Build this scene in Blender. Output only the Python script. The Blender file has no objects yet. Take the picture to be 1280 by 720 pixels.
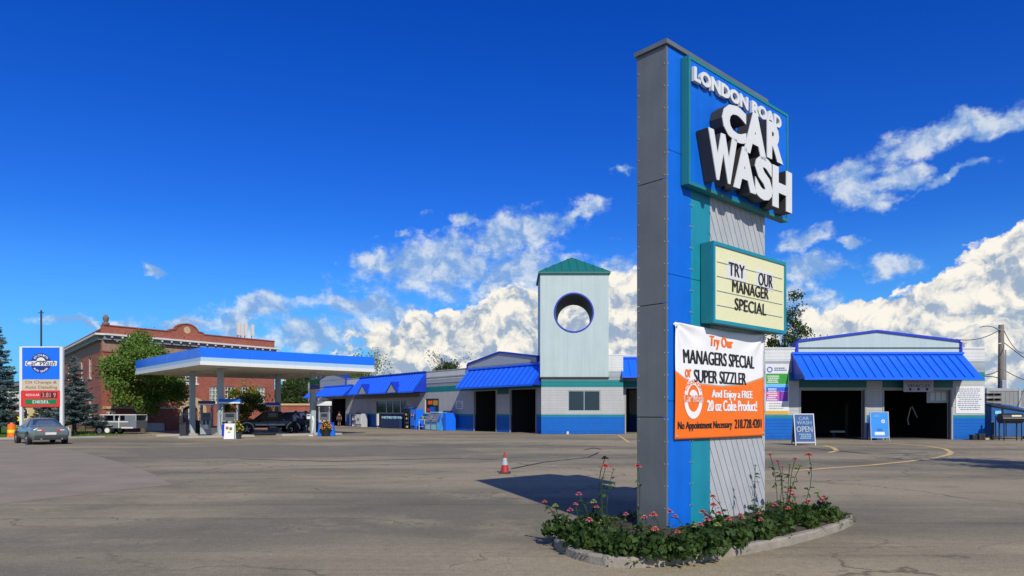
import bpy, bmesh, math, random
from mathutils import Vector, Matrix
from mathutils import noise as mnoise
random.seed(7)
R = math.radians
PI = math.pi
SC = bpy.context.scene
COL = SC.collection

# ------------------------------------------------------------------ camera
FPX, HOR, EYE = 883.0, 515.0, 1.75      # focal length in photo pixels, horizon row, eye height
cd = bpy.data.cameras.new('camera')
cam = bpy.data.objects.new('camera', cd)
COL.objects.link(cam)
cam.location = (0, 0, EYE)
cam.rotation_euler = (R(90), 0, 0)
cd.sensor_width = 36
cd.lens = 36 * FPX / 1280
cd.shift_y = (HOR - 360) / 1280
cd.clip_start = 0.1
cd.clip_end = 6000
SC.camera = cam
SC.view_settings.view_transform = 'Standard'
SC.view_settings.look = 'None'
SC.view_settings.exposure = 0.0
SC.view_settings.gamma = 1.0
SC.cycles.max_bounces = 6
SC.cycles.diffuse_bounces = 3
SC.cycles.transparent_max_bounces = 8

# ------------------------------------------------------------------ sun and sky
SUN_AZ, SUN_EL = R(162), R(38)          # azimuth from +Y towards +X
sv = Vector((math.sin(SUN_AZ) * math.cos(SUN_EL), math.cos(SUN_AZ) * math.cos(SUN_EL), math.sin(SUN_EL)))
ld = bpy.data.lights.new('sun', 'SUN')
ld.energy = 4.3
ld.angle = R(0.5)
ld.color = (1.0, 0.93, 0.82)
sun = bpy.data.objects.new('sun', ld)
COL.objects.link(sun)
sun.rotation_euler = sv.to_track_quat('Z', 'Y').to_euler()
sun.location = (20, -30, 40)

W = bpy.data.worlds.new('World')
SC.world = W
W.use_nodes = True
W.cycles.sampling_method = 'MANUAL'
W.cycles.sample_map_resolution = 256
wt = W.node_tree
wt.nodes.clear()

class E:
    """tiny expression wrapper round Math nodes"""
    def __init__(s, sock): s.s = sock
    def __add__(a, b): return mth('ADD', a, b)
    def __radd__(a, b): return mth('ADD', b, a)
    def __sub__(a, b): return mth('SUBTRACT', a, b)
    def __rsub__(a, b): return mth('SUBTRACT', b, a)
    def __mul__(a, b): return mth('MULTIPLY', a, b)
    def __rmul__(a, b): return mth('MULTIPLY', b, a)
    def __truediv__(a, b): return mth('DIVIDE', a, b)
TREE = wt
def put(sock, v):
    if isinstance(v, E): TREE.links.new(v.s, sock)
    else: sock.default_value = v
def mth(op, a, b=None, c=None, clamp=False):
    n = TREE.nodes.new('ShaderNodeMath'); n.operation = op; n.use_clamp = clamp
    put(n.inputs[0], a)
    if b is not None: put(n.inputs[1], b)
    if c is not None: put(n.inputs[2], c)
    return E(n.outputs[0])
def mx(a, b): return mth('MAXIMUM', a, b)
def smooth(x, lo, hi):
    n = TREE.nodes.new('ShaderNodeMapRange'); n.interpolation_type = 'SMOOTHSTEP'
    put(n.inputs[0], x); n.inputs[1].default_value = lo; n.inputs[2].default_value = hi
    return E(n.outputs[0])
def combine(x, y, z):
    n = TREE.nodes.new('ShaderNodeCombineXYZ')
    put(n.inputs[0], x); put(n.inputs[1], y); put(n.inputs[2], z)
    return n.outputs[0]
def noise(vec, scale, detail=4, rough=.55, lac=2.0, dist=0, dim='3D'):
    n = TREE.nodes.new('ShaderNodeTexNoise'); n.noise_dimensions = dim; TREE.links.new(vec, n.inputs['Vector'])
    n.inputs['Scale'].default_value = scale; n.inputs['Detail'].default_value = detail
    n.inputs['Roughness'].default_value = rough; n.inputs['Lacunarity'].default_value = lac
    n.inputs['Distortion'].default_value = dist
    return E(n.outputs['Fac'])
def voro(vec, scale, detail=2, rough=.5):
    n = TREE.nodes.new('ShaderNodeTexVoronoi'); TREE.links.new(vec, n.inputs['Vector'])
    n.voronoi_dimensions = '2D'; n.feature = 'F1'; n.inputs['Scale'].default_value = scale
    n.inputs['Detail'].default_value = detail; n.inputs['Roughness'].default_value = rough
    return E(n.outputs['Distance'])
def mixc(f, a, b):
    n = TREE.nodes.new('ShaderNodeMix'); n.data_type = 'RGBA'
    put(n.inputs[0], f)
    for s_, v in ((n.inputs[6], a), (n.inputs[7], b)):
        if isinstance(v, tuple): s_.default_value = (*v, 1)
        else: TREE.links.new(v, s_)
    return n.outputs[2]

tc = wt.nodes.new('ShaderNodeTexCoord')
def noise2(*a, **k): return noise(*a, dim='2D', **k)
sep = wt.nodes.new('ShaderNodeSeparateXYZ'); wt.links.new(tc.outputs['Generated'], sep.inputs[0])
dx, dy, dz = (E(sep.outputs[i]) for i in range(3))
az = mth('ARCTAN2', dx, dy) * 10.0      # units of a tenth of a radian, so noise scales stay handy
el = mth('ARCSINE', dz) * 10.0
def sky_pt(px, py):
    a = math.atan((px - 640) / FPX)
    return a * 10, math.atan((HOR - py) / FPX * math.cos(a)) * 10
P0 = combine(az, el, 0.0)
warp1 = noise2(P0, 1.6, 5, .6) - .5
warp2 = noise2(combine(az + 31.0, el + 7.0, 0.0), 1.6, 5, .6) - .5
aw, ew = az + warp1 * .55, el + warp2 * .55
PW = combine(aw, ew, 0.0)
def blob(px, py, rx, ry, rot=0):
    """distance from the middle of a cloud body in units of its radii"""
    cx, cy = sky_pt(px, py)
    sx = abs(sky_pt(px + rx, py)[0] - sky_pt(px - rx, py)[0]) / 2
    sy = abs(sky_pt(px, py - ry)[1] - sky_pt(px, py + ry)[1]) / 2
    n = wt.nodes.new('ShaderNodeMapping'); n.vector_type = 'TEXTURE'
    n.inputs['Location'].default_value = (cx, cy, 0); n.inputs['Rotation'].default_value = (0, 0, R(rot))
    n.inputs['Scale'].default_value = (sx, sy, 1)
    wt.links.new(PW, n.inputs[0])
    v = wt.nodes.new('ShaderNodeVectorMath'); v.operation = 'LENGTH'; wt.links.new(n.outputs[0], v.inputs[0])
    return E(v.outputs['Value'])
def union(lst):
    m = lst[0]
    for b in lst[1:]: m = mth('SMOOTH_MIN', m, b, .25)
    return 1.0 - m
puffy = union([blob(*a) for a in (
    (525, 440, 85, 40), (600, 425, 90, 46), (655, 408, 60, 46), (722, 410, 50, 60), (786, 400, 48, 64),
    (550, 470, 200, 36), (1200, 470, 260, 36),
    (440, 458, 60, 14), (845, 430, 60, 60),
    (1250, 352, 78, 56, 20), (1170, 392, 90, 42, 12), (1085, 412, 95, 40), (1300, 330, 60, 60), (1230, 400, 130, 46),
    (1420, 360, 120, 90), (1360, 330, 60, 50), (-120, 440, 120, 30), (925, 430, 60, 30))])
wispy = union([blob(*a) for a in (
    (560, 328, 118, 44, 8), (655, 292, 72, 28, 14), (722, 272, 52, 13, 14), (488, 330, 52, 22), (640, 345, 90, 40),
    (330, 384, 62, 17), (232, 404, 46, 13), (450, 385, 48, 14), (400, 418, 80, 26), (500, 400, 60, 22), (300, 402, 36, 22),
    (575, 270, 17, 13), (503, 294, 13, 9), (192, 336, 16, 8), (782, 209, 18, 9), (770, 345, 40, 30), (115, 408, 70, 10),
    (1180, 168, 108, 20, 11), (1262, 146, 90, 22, 8), (1068, 225, 46, 24), (1085, 248, 36, 22), (1120, 222, 48, 16), (1180, 224, 76, 8, 12),
    (1005, 334, 62, 15), (1120, 332, 36, 18), (1000, 300, 34, 16), (1070, 304, 20, 8), (985, 375, 60, 24),
    (1235, 460, 140, 30), (1100, 440, 200, 30))])
# clouds beyond the edges of the photograph, the same two kinds; unseen cover raised to add fill light
absaz = mth('ABSOLUTE', az)
side = smooth(absaz, 6.6, 8.5)
big = noise2(combine(az * .55 + 3.0, el * .9, 0.0), 1.0, 3, .5)
out_p = (big - .50) * 7.0 - mth('ABSOLUTE', el - 1.2) * .55
out_w = (noise2(combine(az * .4 + 17.0, el * 1.1 + 4.0, 0.0), 1.0, 3, .5) - .50) * 8.0 - mth('ABSOLUTE', el - 3.5) * .12
puffy = puffy + (out_p - puffy) * side
wispy = wispy + (out_w - wispy) * side
# billows
def n2o(dx_, dy_, sc, det, ro): return noise2(combine(aw + dx_, ew + dy_, 0.0), sc, det, ro)
vb = voro(combine(aw, ew * 1.15, 0.0), 3.4, 2, .55)
fb = n2o(0, 0, 3.2, 6, .54)
detail_p = (.42 - vb) * .7 + (fb - .5) * 2.0
raw_p = puffy * 2.2 + detail_p + .35
cov_p = smooth(raw_p, -.05, .42)
ft = noise2(combine(az * .85, el * 1.35, 0.0), 2.6, 8, .62)
raw_w = wispy * 1.5 + (ft - .5) * 3.0 + .2
cov_w = smooth(raw_w, -.1, 1.15)
# relief of the billows: difference of the same field a little towards the sun (up and right)
fb2 = n2o(.07, .14, 3.2, 5, .54)
lo1 = n2o(0, 0, 1.1, 2, .5); lo2 = n2o(.15, .3, 1.1, 2, .5)
edge = smooth(raw_p, 1.6, .0)
lit_p = smooth((fb - fb2) * 3.4 + (lo1 - lo2) * 1.0 + (.40 - vb) * 1.1 + (ft - .5) * 2.2 + edge * .22 + (el - 1.1) * .30 + .58, -.75, 1.30)
lit_w = smooth((fb - fb2) * 2.4 + (ft - .45) * 2.6, -.4, 1.1)

ns = wt.nodes.new('ShaderNodeTexSky'); ns.sky_type = 'NISHITA'; ns.sun_disc = False
ns.sun_elevation = SUN_EL; ns.sun_rotation = SUN_AZ
ns.air_density = 1.0; ns.dust_density = 0.15; ns.ozone_density = 3.0; ns.altitude = 200
hs = wt.nodes.new('ShaderNodeHueSaturation')
hs.inputs['Hue'].default_value = .525
hs.inputs['Saturation'].default_value = 1.4
hs.inputs['Value'].default_value = 1.5
wt.links.new(ns.outputs[0], hs.inputs['Color'])
gm_ = wt.nodes.new('ShaderNodeGamma'); gm_.inputs[1].default_value = 1.0
wt.links.new(hs.outputs[0], gm_.inputs[0])
tint = wt.nodes.new('ShaderNodeVectorMath'); tint.operation = 'MULTIPLY'; tint.inputs[1].default_value = (.27, .68, .93)
wt.links.new(gm_.outputs[0], tint.inputs[0]); SKYC = tint.outputs[0]
# the low sky of the photograph stays blue: pull the pale horizon of the model towards azure
low = smooth(el, 2.6, -.2)
SKYC = mixc(low * .80, SKYC, (1.1, 4.2, 8.7))
CL_HI, CL_MID, CL_LO = (9.8, 9.3, 8.3), (6.8, 7.0, 7.0), (3.3, 4.3, 5.8)
CW_HI, CW_LO = (7.6, 8.2, 8.6), (2.3, 4.1, 7.2)
c1 = mixc(cov_w * .85, SKYC, mixc(lit_w, CW_LO, CW_HI))
pc = mixc(smooth(lit_p, 0.0, .5), CL_LO, CL_MID); pc = mixc(smooth(lit_p, .35, .95), pc, CL_HI)
c2 = mixc(cov_p, c1, pc)
bg = wt.nodes.new('ShaderNodeBackground'); bg.inputs['Strength'].default_value = 0.1
wo = wt.nodes.new('ShaderNodeOutputWorld')
wt.links.new(c2, bg.inputs['Color']); wt.links.new(bg.outputs[0], wo.inputs['Surface'])

# ------------------------------------------------------------------ materials
def srgb(r, g, b):
    f = lambda c: (c / 255 / 12.92) if c / 255 <= .04045 else ((c / 255 + .055) / 1.055) ** 2.4
    return (f(r), f(g), f(b))
MATS = {}
def mat(name, col=None, rough=.6, metal=0.0, var=.12, scale=2.0, bump=0.0, bscale=20.0, spec=.5, coat=0.0, streak=0.0):
    if name in MATS: return MATS[name]
    global TREE
    m = bpy.data.materials.new(name); m.use_nodes = True
    TREE = nt = m.node_tree
    b = nt.nodes['Principled BSDF']
    b.inputs['Roughness'].default_value = rough
    b.inputs['Metallic'].default_value = metal
    b.inputs['Specular IOR Level'].default_value = spec
    b.inputs['Coat Weight'].default_value = coat
    t = nt.nodes.new('ShaderNodeTexCoord')
    if var:
        n1 = noise(t.outputs['Object'], scale, 6, .6)
        f = (n1 - .5) * (2 * var) + 1.0
        if streak:
            s_ = nt.nodes.new('ShaderNodeMapping'); s_.inputs['Scale'].default_value = (5, 5, .25)
            nt.links.new(t.outputs['Object'], s_.inputs[0])
            f = f + (noise(s_.outputs[0], 1.0, 4, .6) - .5) * (2 * streak)
        v = nt.nodes.new('ShaderNodeVectorMath'); v.operation = 'SCALE'
        v.inputs[0].default_value = col; nt.links.new(f.s, v.inputs['Scale'])
        nt.links.new(v.outputs[0], b.inputs['Base Color'])
        r_ = (n1 - .5) * .3 + rough
        nt.links.new(r_.s, b.inputs['Roughness'])
    else:
        b.inputs['Base Color'].default_value = (*col, 1)
    if bump:
        bp = nt.nodes.new('ShaderNodeBump'); bp.inputs['Strength'].default_value = bump
        bp.inputs['Distance'].default_value = .02
        nn = noise(t.outputs['Object'], bscale, 4, .6)
        nt.links.new(nn.s, bp.inputs['Height']); nt.links.new(bp.outputs[0], b.inputs['Normal'])
    MATS[name] = m
    return m

# ------------------------------------------------------------------ mesh building
class MB:
    def __init__(s): s.v = []; s.f = []
    def add(s, vs, fs):
        o = len(s.v); s.v.extend(tuple(p) for p in vs); s.f.extend(tuple(i + o for i in f) for f in fs)
        return s
    def box(s, c, size, rz=0.0, M=None):
        hx, hy, hz = size[0] / 2, size[1] / 2, size[2] / 2
        cs, sn = math.cos(rz), math.sin(rz)
        vs = []
        for z in (-hz, hz):
            for x, y in ((-hx, -hy), (hx, -hy), (hx, hy), (-hx, hy)):
                if M is not None:
                    p = M @ Vector((x, y, z)); vs.append((c[0] + p.x, c[1] + p.y, c[2] + p.z))
                else: vs.append((c[0] + x * cs - y * sn, c[1] + x * sn + y * cs, c[2] + z))
        return s.add(vs, [(3, 2, 1, 0), (4, 5, 6, 7), (0, 1, 5, 4), (1, 2, 6, 5), (2, 3, 7, 6), (3, 0, 4, 7)])
    def fbox(s, F, t0, t1, h0, h1, o0, o1):
        vs = [F.pt(t, h, o) for h in (h0, h1) for t, o in ((t0, o1), (t1, o1), (t1, o0), (t0, o0))]
        return s.add(vs, [(3, 2, 1, 0), (4, 5, 6, 7), (0, 1, 5, 4), (1, 2, 6, 5), (2, 3, 7, 6), (3, 0, 4, 7)])
    def fprism(s, F, poly, o0, o1):
        """poly of (t,h), counter-clockwise seen from the front, between offsets o0 < o1"""
        n = len(poly)
        vs = [F.pt(t, h, o1) for t, h in poly] + [F.pt(t, h, o0) for t, h in poly]
        fs = [tuple(range(n)), tuple(range(2 * n - 1, n - 1, -1))]
        fs += [(i, i + n, (i + 1) % n + n, (i + 1) % n) for i in range(n)]
        return s.add(vs, fs)
    def hull8(s, pts):
        return s.add(pts, [(3, 2, 1, 0), (4, 5, 6, 7), (0, 1, 5, 4), (1, 2, 6, 5), (2, 3, 7, 6), (3, 0, 4, 7)])
    def tube(s, path, r, n=8, caps=True, r1=None):
        path = [Vector(p) for p in path]
        L = len(path); rings = []
        up = Vector((0, 0, 1))
        for i, p in enumerate(path):
            d = (path[min(i + 1, L - 1)] - path[max(i - 1, 0)]).normalized()
            a = d.cross(up if abs(d.z) < .95 else Vector((1, 0, 0))).normalized(); b = a.cross(d)
            rr = (r[i] if isinstance(r, (list, tuple)) else (r if r1 is None else r + (r1 - r) * i / (L - 1)))
            rings.append([p + a * (rr * math.cos(2 * PI * k / n)) + b * (rr * math.sin(2 * PI * k / n)) for k in range(n)])
        vs = [q for rg in rings for q in rg]; fs = []
        for i in range(L - 1):
            for k in range(n):
                fs.append((i * n + k, i * n + (k + 1) % n, (i + 1) * n + (k + 1) % n, (i + 1) * n + k))
        if caps: fs += [tuple(range(n - 1, -1, -1)), tuple((L - 1) * n + k for k in range(n))]
        return s.add(vs, fs)
    def lathe(s, c, prof, n=16, axis='z'):
        vs = []; fs = []
        for r, z in prof:
            for k in range(n):
                a = 2 * PI * k / n
                p = (r * math.cos(a), r * math.sin(a), z)
                if axis == 'y': p = (p[0], p[2], p[1])
                if axis == 'x': p = (p[2], p[0], p[1])
                vs.append((c[0] + p[0], c[1] + p[1], c[2] + p[2]))
        L = len(prof)
        for i in range(L - 1):
            for k in range(n):
                fs.append((i * n + k, i * n + (k + 1) % n, (i + 1) * n + (k + 1) % n, (i + 1) * n + k))
        fs += [tuple(range(n - 1, -1, -1)), tuple((L - 1) * n + k for k in range(n))]
        return s.add(vs, fs)
    def xform(s, M):
        s.v = [tuple(M @ Vector(p)) for p in s.v]; return s
    def build(s, name, m, parent=None, smooth=False, bevel=0.0, fix=True):
        """verts are world coordinates (or the thing's own when its Empty stands at the origin)"""
        me = bpy.data.meshes.new(name)
        base = Vector((0, 0, 0))
        if parent is not None:
            q = parent
            while q is not None:
                base += Vector(q.location); q = q.parent
            loc = Vector((0, 0, 0))
        else:
            xs = [p[0] for p in s.v]; ys = [p[1] for p in s.v]; zs = [p[2] for p in s.v]
            loc = Vector(((min(xs) + max(xs)) / 2, (min(ys) + max(ys)) / 2, min(zs)))
            base = loc
        me.from_pydata([(p[0] - base.x, p[1] - base.y, p[2] - base.z) for p in s.v], [], s.f)
        if fix:
            bm = bmesh.new(); bm.from_mesh(me)
            bmesh.ops.recalc_face_normals(bm, faces=bm.faces)
            bm.to_mesh(me); bm.free()
        if smooth:
            me.shade_smooth()
        me.materials.append(m)
        o = bpy.data.objects.new(name, me); COL.objects.link(o)
        o.location = loc
        if parent is not None: o.parent = parent
        if bevel:
            b = o.modifiers.new('bevel', 'BEVEL'); b.width = bevel; b.segments = 2; b.limit_method = 'ANGLE'
        return o

class Fr:
    """a vertical frame: t to the right as seen from its front, h up, out towards the viewer"""
    def __init__(s, ox, oy, ux, uy):
        l = math.hypot(ux, uy); s.o = (ox, oy); s.u = (ux / l, uy / l); s.n = (s.u[1], -s.u[0])
    def pt(s, t, h, out=0.0):
        return (s.o[0] + s.u[0] * t + s.n[0] * out, s.o[1] + s.u[1] * t + s.n[1] * out, h)
    def at(s, px, py, out=0.0):
        """where the sight line of photo pixel (px,py) meets the plane at the given offset"""
        k = (px - 640) / FPX
        ox, oy = s.o[0] + s.n[0] * out, s.o[1] + s.n[1] * out
        t = (k * oy - ox) / (s.u[0] - k * s.u[1])
        return t, EYE + (HOR - py) / FPX * (oy + s.u[1] * t)
    def T(s, px, out=0.0): return s.at(px, 0, out)[0]
def G(px, py, z=0.0):
    """ground point seen at a photo pixel"""
    D = FPX * (EYE - z) / (py - HOR)
    return Vector(((px - 640) / FPX * D, D, z))
def XD(px, D): return (px - 640) / FPX * D
def HD(py, D): return EYE + (HOR - py) / FPX * D

def tag(o, label=None, cat=None, group=None, kind=None):
    if label: o['label'] = label
    if cat: o['category'] = cat
    if group: o['group'] = group
    if kind: o['kind'] = kind
    return o
def thing(name, label, cat, loc, group=None, rz=0):
    o = bpy.data.objects.new(name, None); COL.objects.link(o)
    o.location = loc; o.rotation_euler = (0, 0, rz); o.empty_display_size = .3
    return tag(o, label, cat, group)
def kids(o): return [c for c in bpy.data.objects if c.parent == o]
def copy_tree(o, parent=None):
    c = o.copy(); COL.objects.link(c)
    if parent is not None: c.parent = parent
    for k in list(o.children): copy_tree(k, c)
    return c

# lettering: glyph outlines of Blender's own font, laid on a frame
GL = {}
def glyph(body, bold=0.0, shear=0.0, ext=0.0, spacing=1.0):
    key = (body, bold, shear, ext, spacing)
    if key in GL: return GL[key]
    c = bpy.data.curves.new('t', 'FONT'); c.body = body; c.offset = bold; c.shear = shear; c.extrude = ext
    c.resolution_u = 3; c.space_character = spacing
    o = bpy.data.objects.new('t', c); m = o.to_mesh()
    vs = [tuple(v.co) for v in m.vertices]; fs = [tuple(p.vertices) for p in m.polygons]
    o.to_mesh_clear(); bpy.data.objects.remove(o); bpy.data.curves.remove(c)
    GL[key] = (vs, fs); return GL[key]
def letters(mb, F, body, t0, t1, h0, h1, out, bold=0.0, shear=0.0, depth=0.0, tilt=None, disp=None, spacing=1.0, fitcap=None):
    if not depth and bold > .001:
        # heavy print: the same outlines laid side by side, each a hair in front of the last
        hgt = abs(h1 - h0); sh = min(bold * .85, .06) * hgt; n_c = 3
        for k in range(n_c):
            dt = sh * (k - 1)
            letters(mb, F, body, t0 + sh + dt, t1 - sh + dt, h0, h1, out + .0006 * (k + 1) * max(1.0, hgt), 0.0, shear, 0.0, tilt, disp, spacing, fitcap)
        return mb
    vs, fs = glyph(body, bold, shear, 1.0 if depth else 0.0, spacing)
    xs = [v[0] for v in vs]; ys = [v[1] for v in vs]
    x0, x1, y0, y1 = min(xs), max(xs), min(ys), max(ys)
    if fitcap: y0, y1 = fitcap
    r = []
    for x, y, z in vs:
        a = (x - x0) / (x1 - x0); b = (y - y0) / (y1 - y0)
        t = t0 + a * (t1 - t0); h = h0 + b * (h1 - h0)
        if tilt: h += tilt * (a - .5); t -= tilt * .6 * (b - .5)
        oo = out + (0 if not depth else (0 if z > 0 else -depth))
        if disp: oo += disp(t, h)
        r.append(F.pt(t, h, oo))
    mb.add(r, fs)
    return mb
def px_letters(mb, F, body, xa, xb, yb, yt, out, **k):
    """lettering fitted between photo columns xa..xb, rows given at the left end (yb bottom, yt top)"""
    t0 = F.T(xa, out); t1 = F.T(xb, out)
    h0 = F.at(xa, yb, out)[1]; h1 = F.at(xa, yt, out)[1]
    return letters(mb, F, body, t0, t1, h0, h1, out, **k)

# ------------------------------------------------------------------ shared materials
BLUE = srgb(20, 96, 232)
M_blue = mat('blue_paint', (.003, .13, .60), .5, var=.22, spec=.25, scale=1.4, streak=.22, bump=.25, bscale=1.5)
M_bluedk = mat('deep_blue_metal', (.006, .035, .42), .45, var=.08)
M_awn = mat('blue_standing_seam_metal', (.012, .13, .82), .33, var=.05, scale=.8)
M_teal = mat('teal_paint', (.012, .19, .21), .5, var=.1)
M_teal2 = mat('teal_panel', (.006, .23, .32), .5, var=.2, streak=.2)
M_grey = mat('grey_metal_panel', (.15, .165, .165), .42, metal=.15, var=.38, scale=1.1, bump=.55, bscale=1.6, streak=.22)
M_lgrey = mat('pale_grey_siding', (.40, .42, .43), .6, var=.08, streak=.05)
M_white = mat('white_paint', (.66, .68, .66), .5, var=.05)
M_offw = mat('offwhite_metal_panel', (.40, .50, .49), .5, var=.10, scale=.5, streak=.12)
M_black = mat('black_plastic', (.012, .012, .014), .5, var=.1)
M_letside = mat('dark_letter_return', (.035, .033, .036), .6, var=.25)
M_cream = mat('cream_acrylic', (.72, .71, .42), .4, var=.05, scale=4)
M_orange = mat('orange_print', (.86, .165, .008), .6, var=.03)
M_bannerw = mat('white_vinyl', (.80, .80, .80), .55, var=.03)
M_red = mat('red_panel', (.62, .03, .025), .5, var=.06)
M_green = mat('green_panel', (.01, .17, .055), .5, var=.05)
M_steel = mat('galvanised_steel', (.38, .40, .42), .45, metal=.4, var=.12)
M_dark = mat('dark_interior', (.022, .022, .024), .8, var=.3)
M_ink = mat('dark_blue_ink', (.02, .06, .22), .6, var=0)
M_blackink = mat('black_ink', (.015, .014, .016), .6, var=0)
M_glass = mat('dark_glass', (.02, .028, .03), .08, var=.1, spec=.8)
M_rubber = mat('rubber', (.015, .015, .016), .8, var=.1)
M_chrome = mat('chrome', (.6, .6, .6), .2, metal=.9, var=.05)
M_concrete = mat('concrete', (.33, .31, .27), .85, var=.15, bump=.3)
M_wood = mat('weathered_wood', (.17, .145, .12), .85, var=.25, scale=3, bump=.5)

def leaf_mat(name, col, col2, scale=1.5):
    global TREE
    m = bpy.data.materials.new(name); m.use_nodes = True; TREE = nt = m.node_tree
    b = nt.nodes['Principled BSDF']; b.inputs['Roughness'].default_value = .55
    b.inputs['Specular IOR Level'].default_value = .3
    b.inputs['Subsurface Weight'].default_value = 0.0
    t = nt.nodes.new('ShaderNodeTexCoord')
    f = smooth(noise(t.outputs['Object'], scale, 5, .75), .38, .64)
    nt.links.new(mixc(f, col, col2), b.inputs['Base Color'])
    tr = nt.nodes.new('ShaderNodeBsdfTranslucent'); nt.links.new(mixc(f, col, col2), tr.inputs[0])
    ms = nt.nodes.new('ShaderNodeMixShader'); ms.inputs[0].default_value = .42
    nt.links.new(b.outputs[0], ms.inputs[1]); nt.links.new(tr.outputs[0], ms.inputs[2])
    nt.links.new(ms.outputs[0], nt.nodes['Material Output'].inputs[0])
    return m

# ------------------------------------------------------------------ ground
def ground_mat():
    global TREE
    m = bpy.data.materials.new('old_asphalt'); m.use_nodes = True; TREE = nt = m.node_tree
    b = nt.nodes['Principled BSDF']
    t = nt.nodes.new('ShaderNodeTexCoord'); P = t.outputs['Object']
    mp = nt.nodes.new('ShaderNodeMapping'); mp.inputs['Scale'].default_value = (.05, .16, 1); mp.inputs['Rotation'].default_value = (0, 0, R(8))
    nt.links.new(P, mp.inputs[0])
    large = noise(mp.outputs[0], 1.0, 6, .62)
    med = noise(P, .5, 6, .65); fine = noise(P, 9.0, 6, .75); grain = noise(P, 42.0, 3, .8)
    tm = nt.nodes.new('ShaderNodeMapping'); tm.inputs['Scale'].default_value = (.06, 2.4, 1); tm.inputs['Rotation'].default_value = (0, 0, R(-14)); nt.links.new(P, tm.inputs[0])
    tyre = smooth(noise(tm.outputs[0], 1.0, 3, .55), .56, .70)
    c = mixc(smooth(large, .36, .62), (.165, .148, .100), (.32, .272, .170))
    c = mixc(smooth(med, .50, .72) * .55, c, (.37, .315, .195))
    c = mixc(smooth(med, .46, .30) * .5, c, (.13, .115, .074))
    v = nt.nodes.new('ShaderNodeVectorMath'); v.operation = 'SCALE'; nt.links.new(c, v.inputs[0])
    nt.links.new(((fine - .5) * .9 + (grain - .5) * 1.7 + 1.0 - tyre * .20).s, v.inputs['Scale'])
    # crack network: cell borders of a warped Voronoi
    wn = nt.nodes.new('ShaderNodeTexNoise'); nt.links.new(P, wn.inputs['Vector']); wn.inputs['Scale'].default_value = .7; wn.inputs['Detail'].default_value = 5
    va = nt.nodes.new('ShaderNodeVectorMath'); va.operation = 'SCALE'; nt.links.new(wn.outputs['Color'], va.inputs[0]); va.inputs['Scale'].default_value = 2.4
    vb_ = nt.nodes.new('ShaderNodeVectorMath'); nt.links.new(P, vb_.inputs[0]); nt.links.new(va.outputs[0], vb_.inputs[1])
    def cracks(sc, w, sx=1.0):
        q = nt.nodes.new('ShaderNodeMapping'); q.inputs['Scale'].default_value = (sc * sx, sc, sc); nt.links.new(vb_.outputs[0], q.inputs[0])
        n = nt.nodes.new('ShaderNodeTexVoronoi'); n.feature = 'DISTANCE_TO_EDGE'; n.inputs['Scale'].default_value = 1.0
        nt.links.new(q.outputs[0], n.inputs['Vector'])
        return smooth(E(n.outputs['Distance']), w, 0.0)
    cr = mx(cracks(.16, .009, .6) * .75 * smooth(large, .42, .56), cracks(.7, .012) * smooth(med, .50, .64) * .8)
    stain = smooth(noise(P, .35, 5, .7), .60, .74)
    spots = smooth(noise(P, 2.6, 3, .6), .68, .76)
    c2 = mixc(mx(stain * .35, spots * .45), v.outputs[0], (.05, .046, .04))
    c2 = mixc(cr * .8, c2, (.035, .032, .03))
    nt.links.new(c2, b.inputs['Base Color'])
    b.inputs['Roughness'].default_value = .88
    b.inputs['Specular IOR Level'].default_value = .25
    bp = nt.nodes.new('ShaderNodeBump'); bp.inputs['Strength'].default_value = .5; bp.inputs['Distance'].default_value = .02
    nt.links.new((fine * .6 + grain * .5 - cr).s, bp.inputs['Height']); nt.links.new(bp.outputs[0], b.inputs['Normal'])
    return m
M_asph = ground_mat()
M_patch = mat('dark_asphalt_patch', (.18, .158, .102), .9, var=.35, scale=1.2, bump=.4, bscale=30)
M_apron = mat('pale_worn_pavement', (.255, .215, .145), .9, var=.35, scale=.8, bump=.3, bscale=25)
M_line = mat('worn_yellow_line_paint', (.60, .42, .16), .8, var=.35, scale=5)
M_wline = mat('worn_white_line_paint', (.34, .32, .28), .85, var=.35, scale=4)
M_lawn = leaf_mat('lawn_green', (.08, .17, .02), (.16, .28, .04), 1.2)

def sheet(name, pts, z, m, kind='structure', parent=None):
    mb = MB(); mb.add([(p[0], p[1], z) for p in pts], [tuple(range(len(pts)))])
    o = mb.build(name, m, parent, fix=False)
    if parent is None: tag(o, kind=kind)
    return o
gb = MB(); gb.add([(-2500, -300, 0), (2500, -300, 0), (2500, 5000, 0), (-2500, 5000, 0)], [(0, 1, 2, 3)])
g = gb.build('ground', mat('distant_ground', (.10, .11, .06), .95, var=.3, scale=.02), fix=False); tag(g, kind='structure'); g.location.z = -.03
sheet('car_park', [(-60, -12), (70, -12), (70, 100), (-36, 100), (-36, 70), (-60, 70)], 0.0, M_asph)
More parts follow.
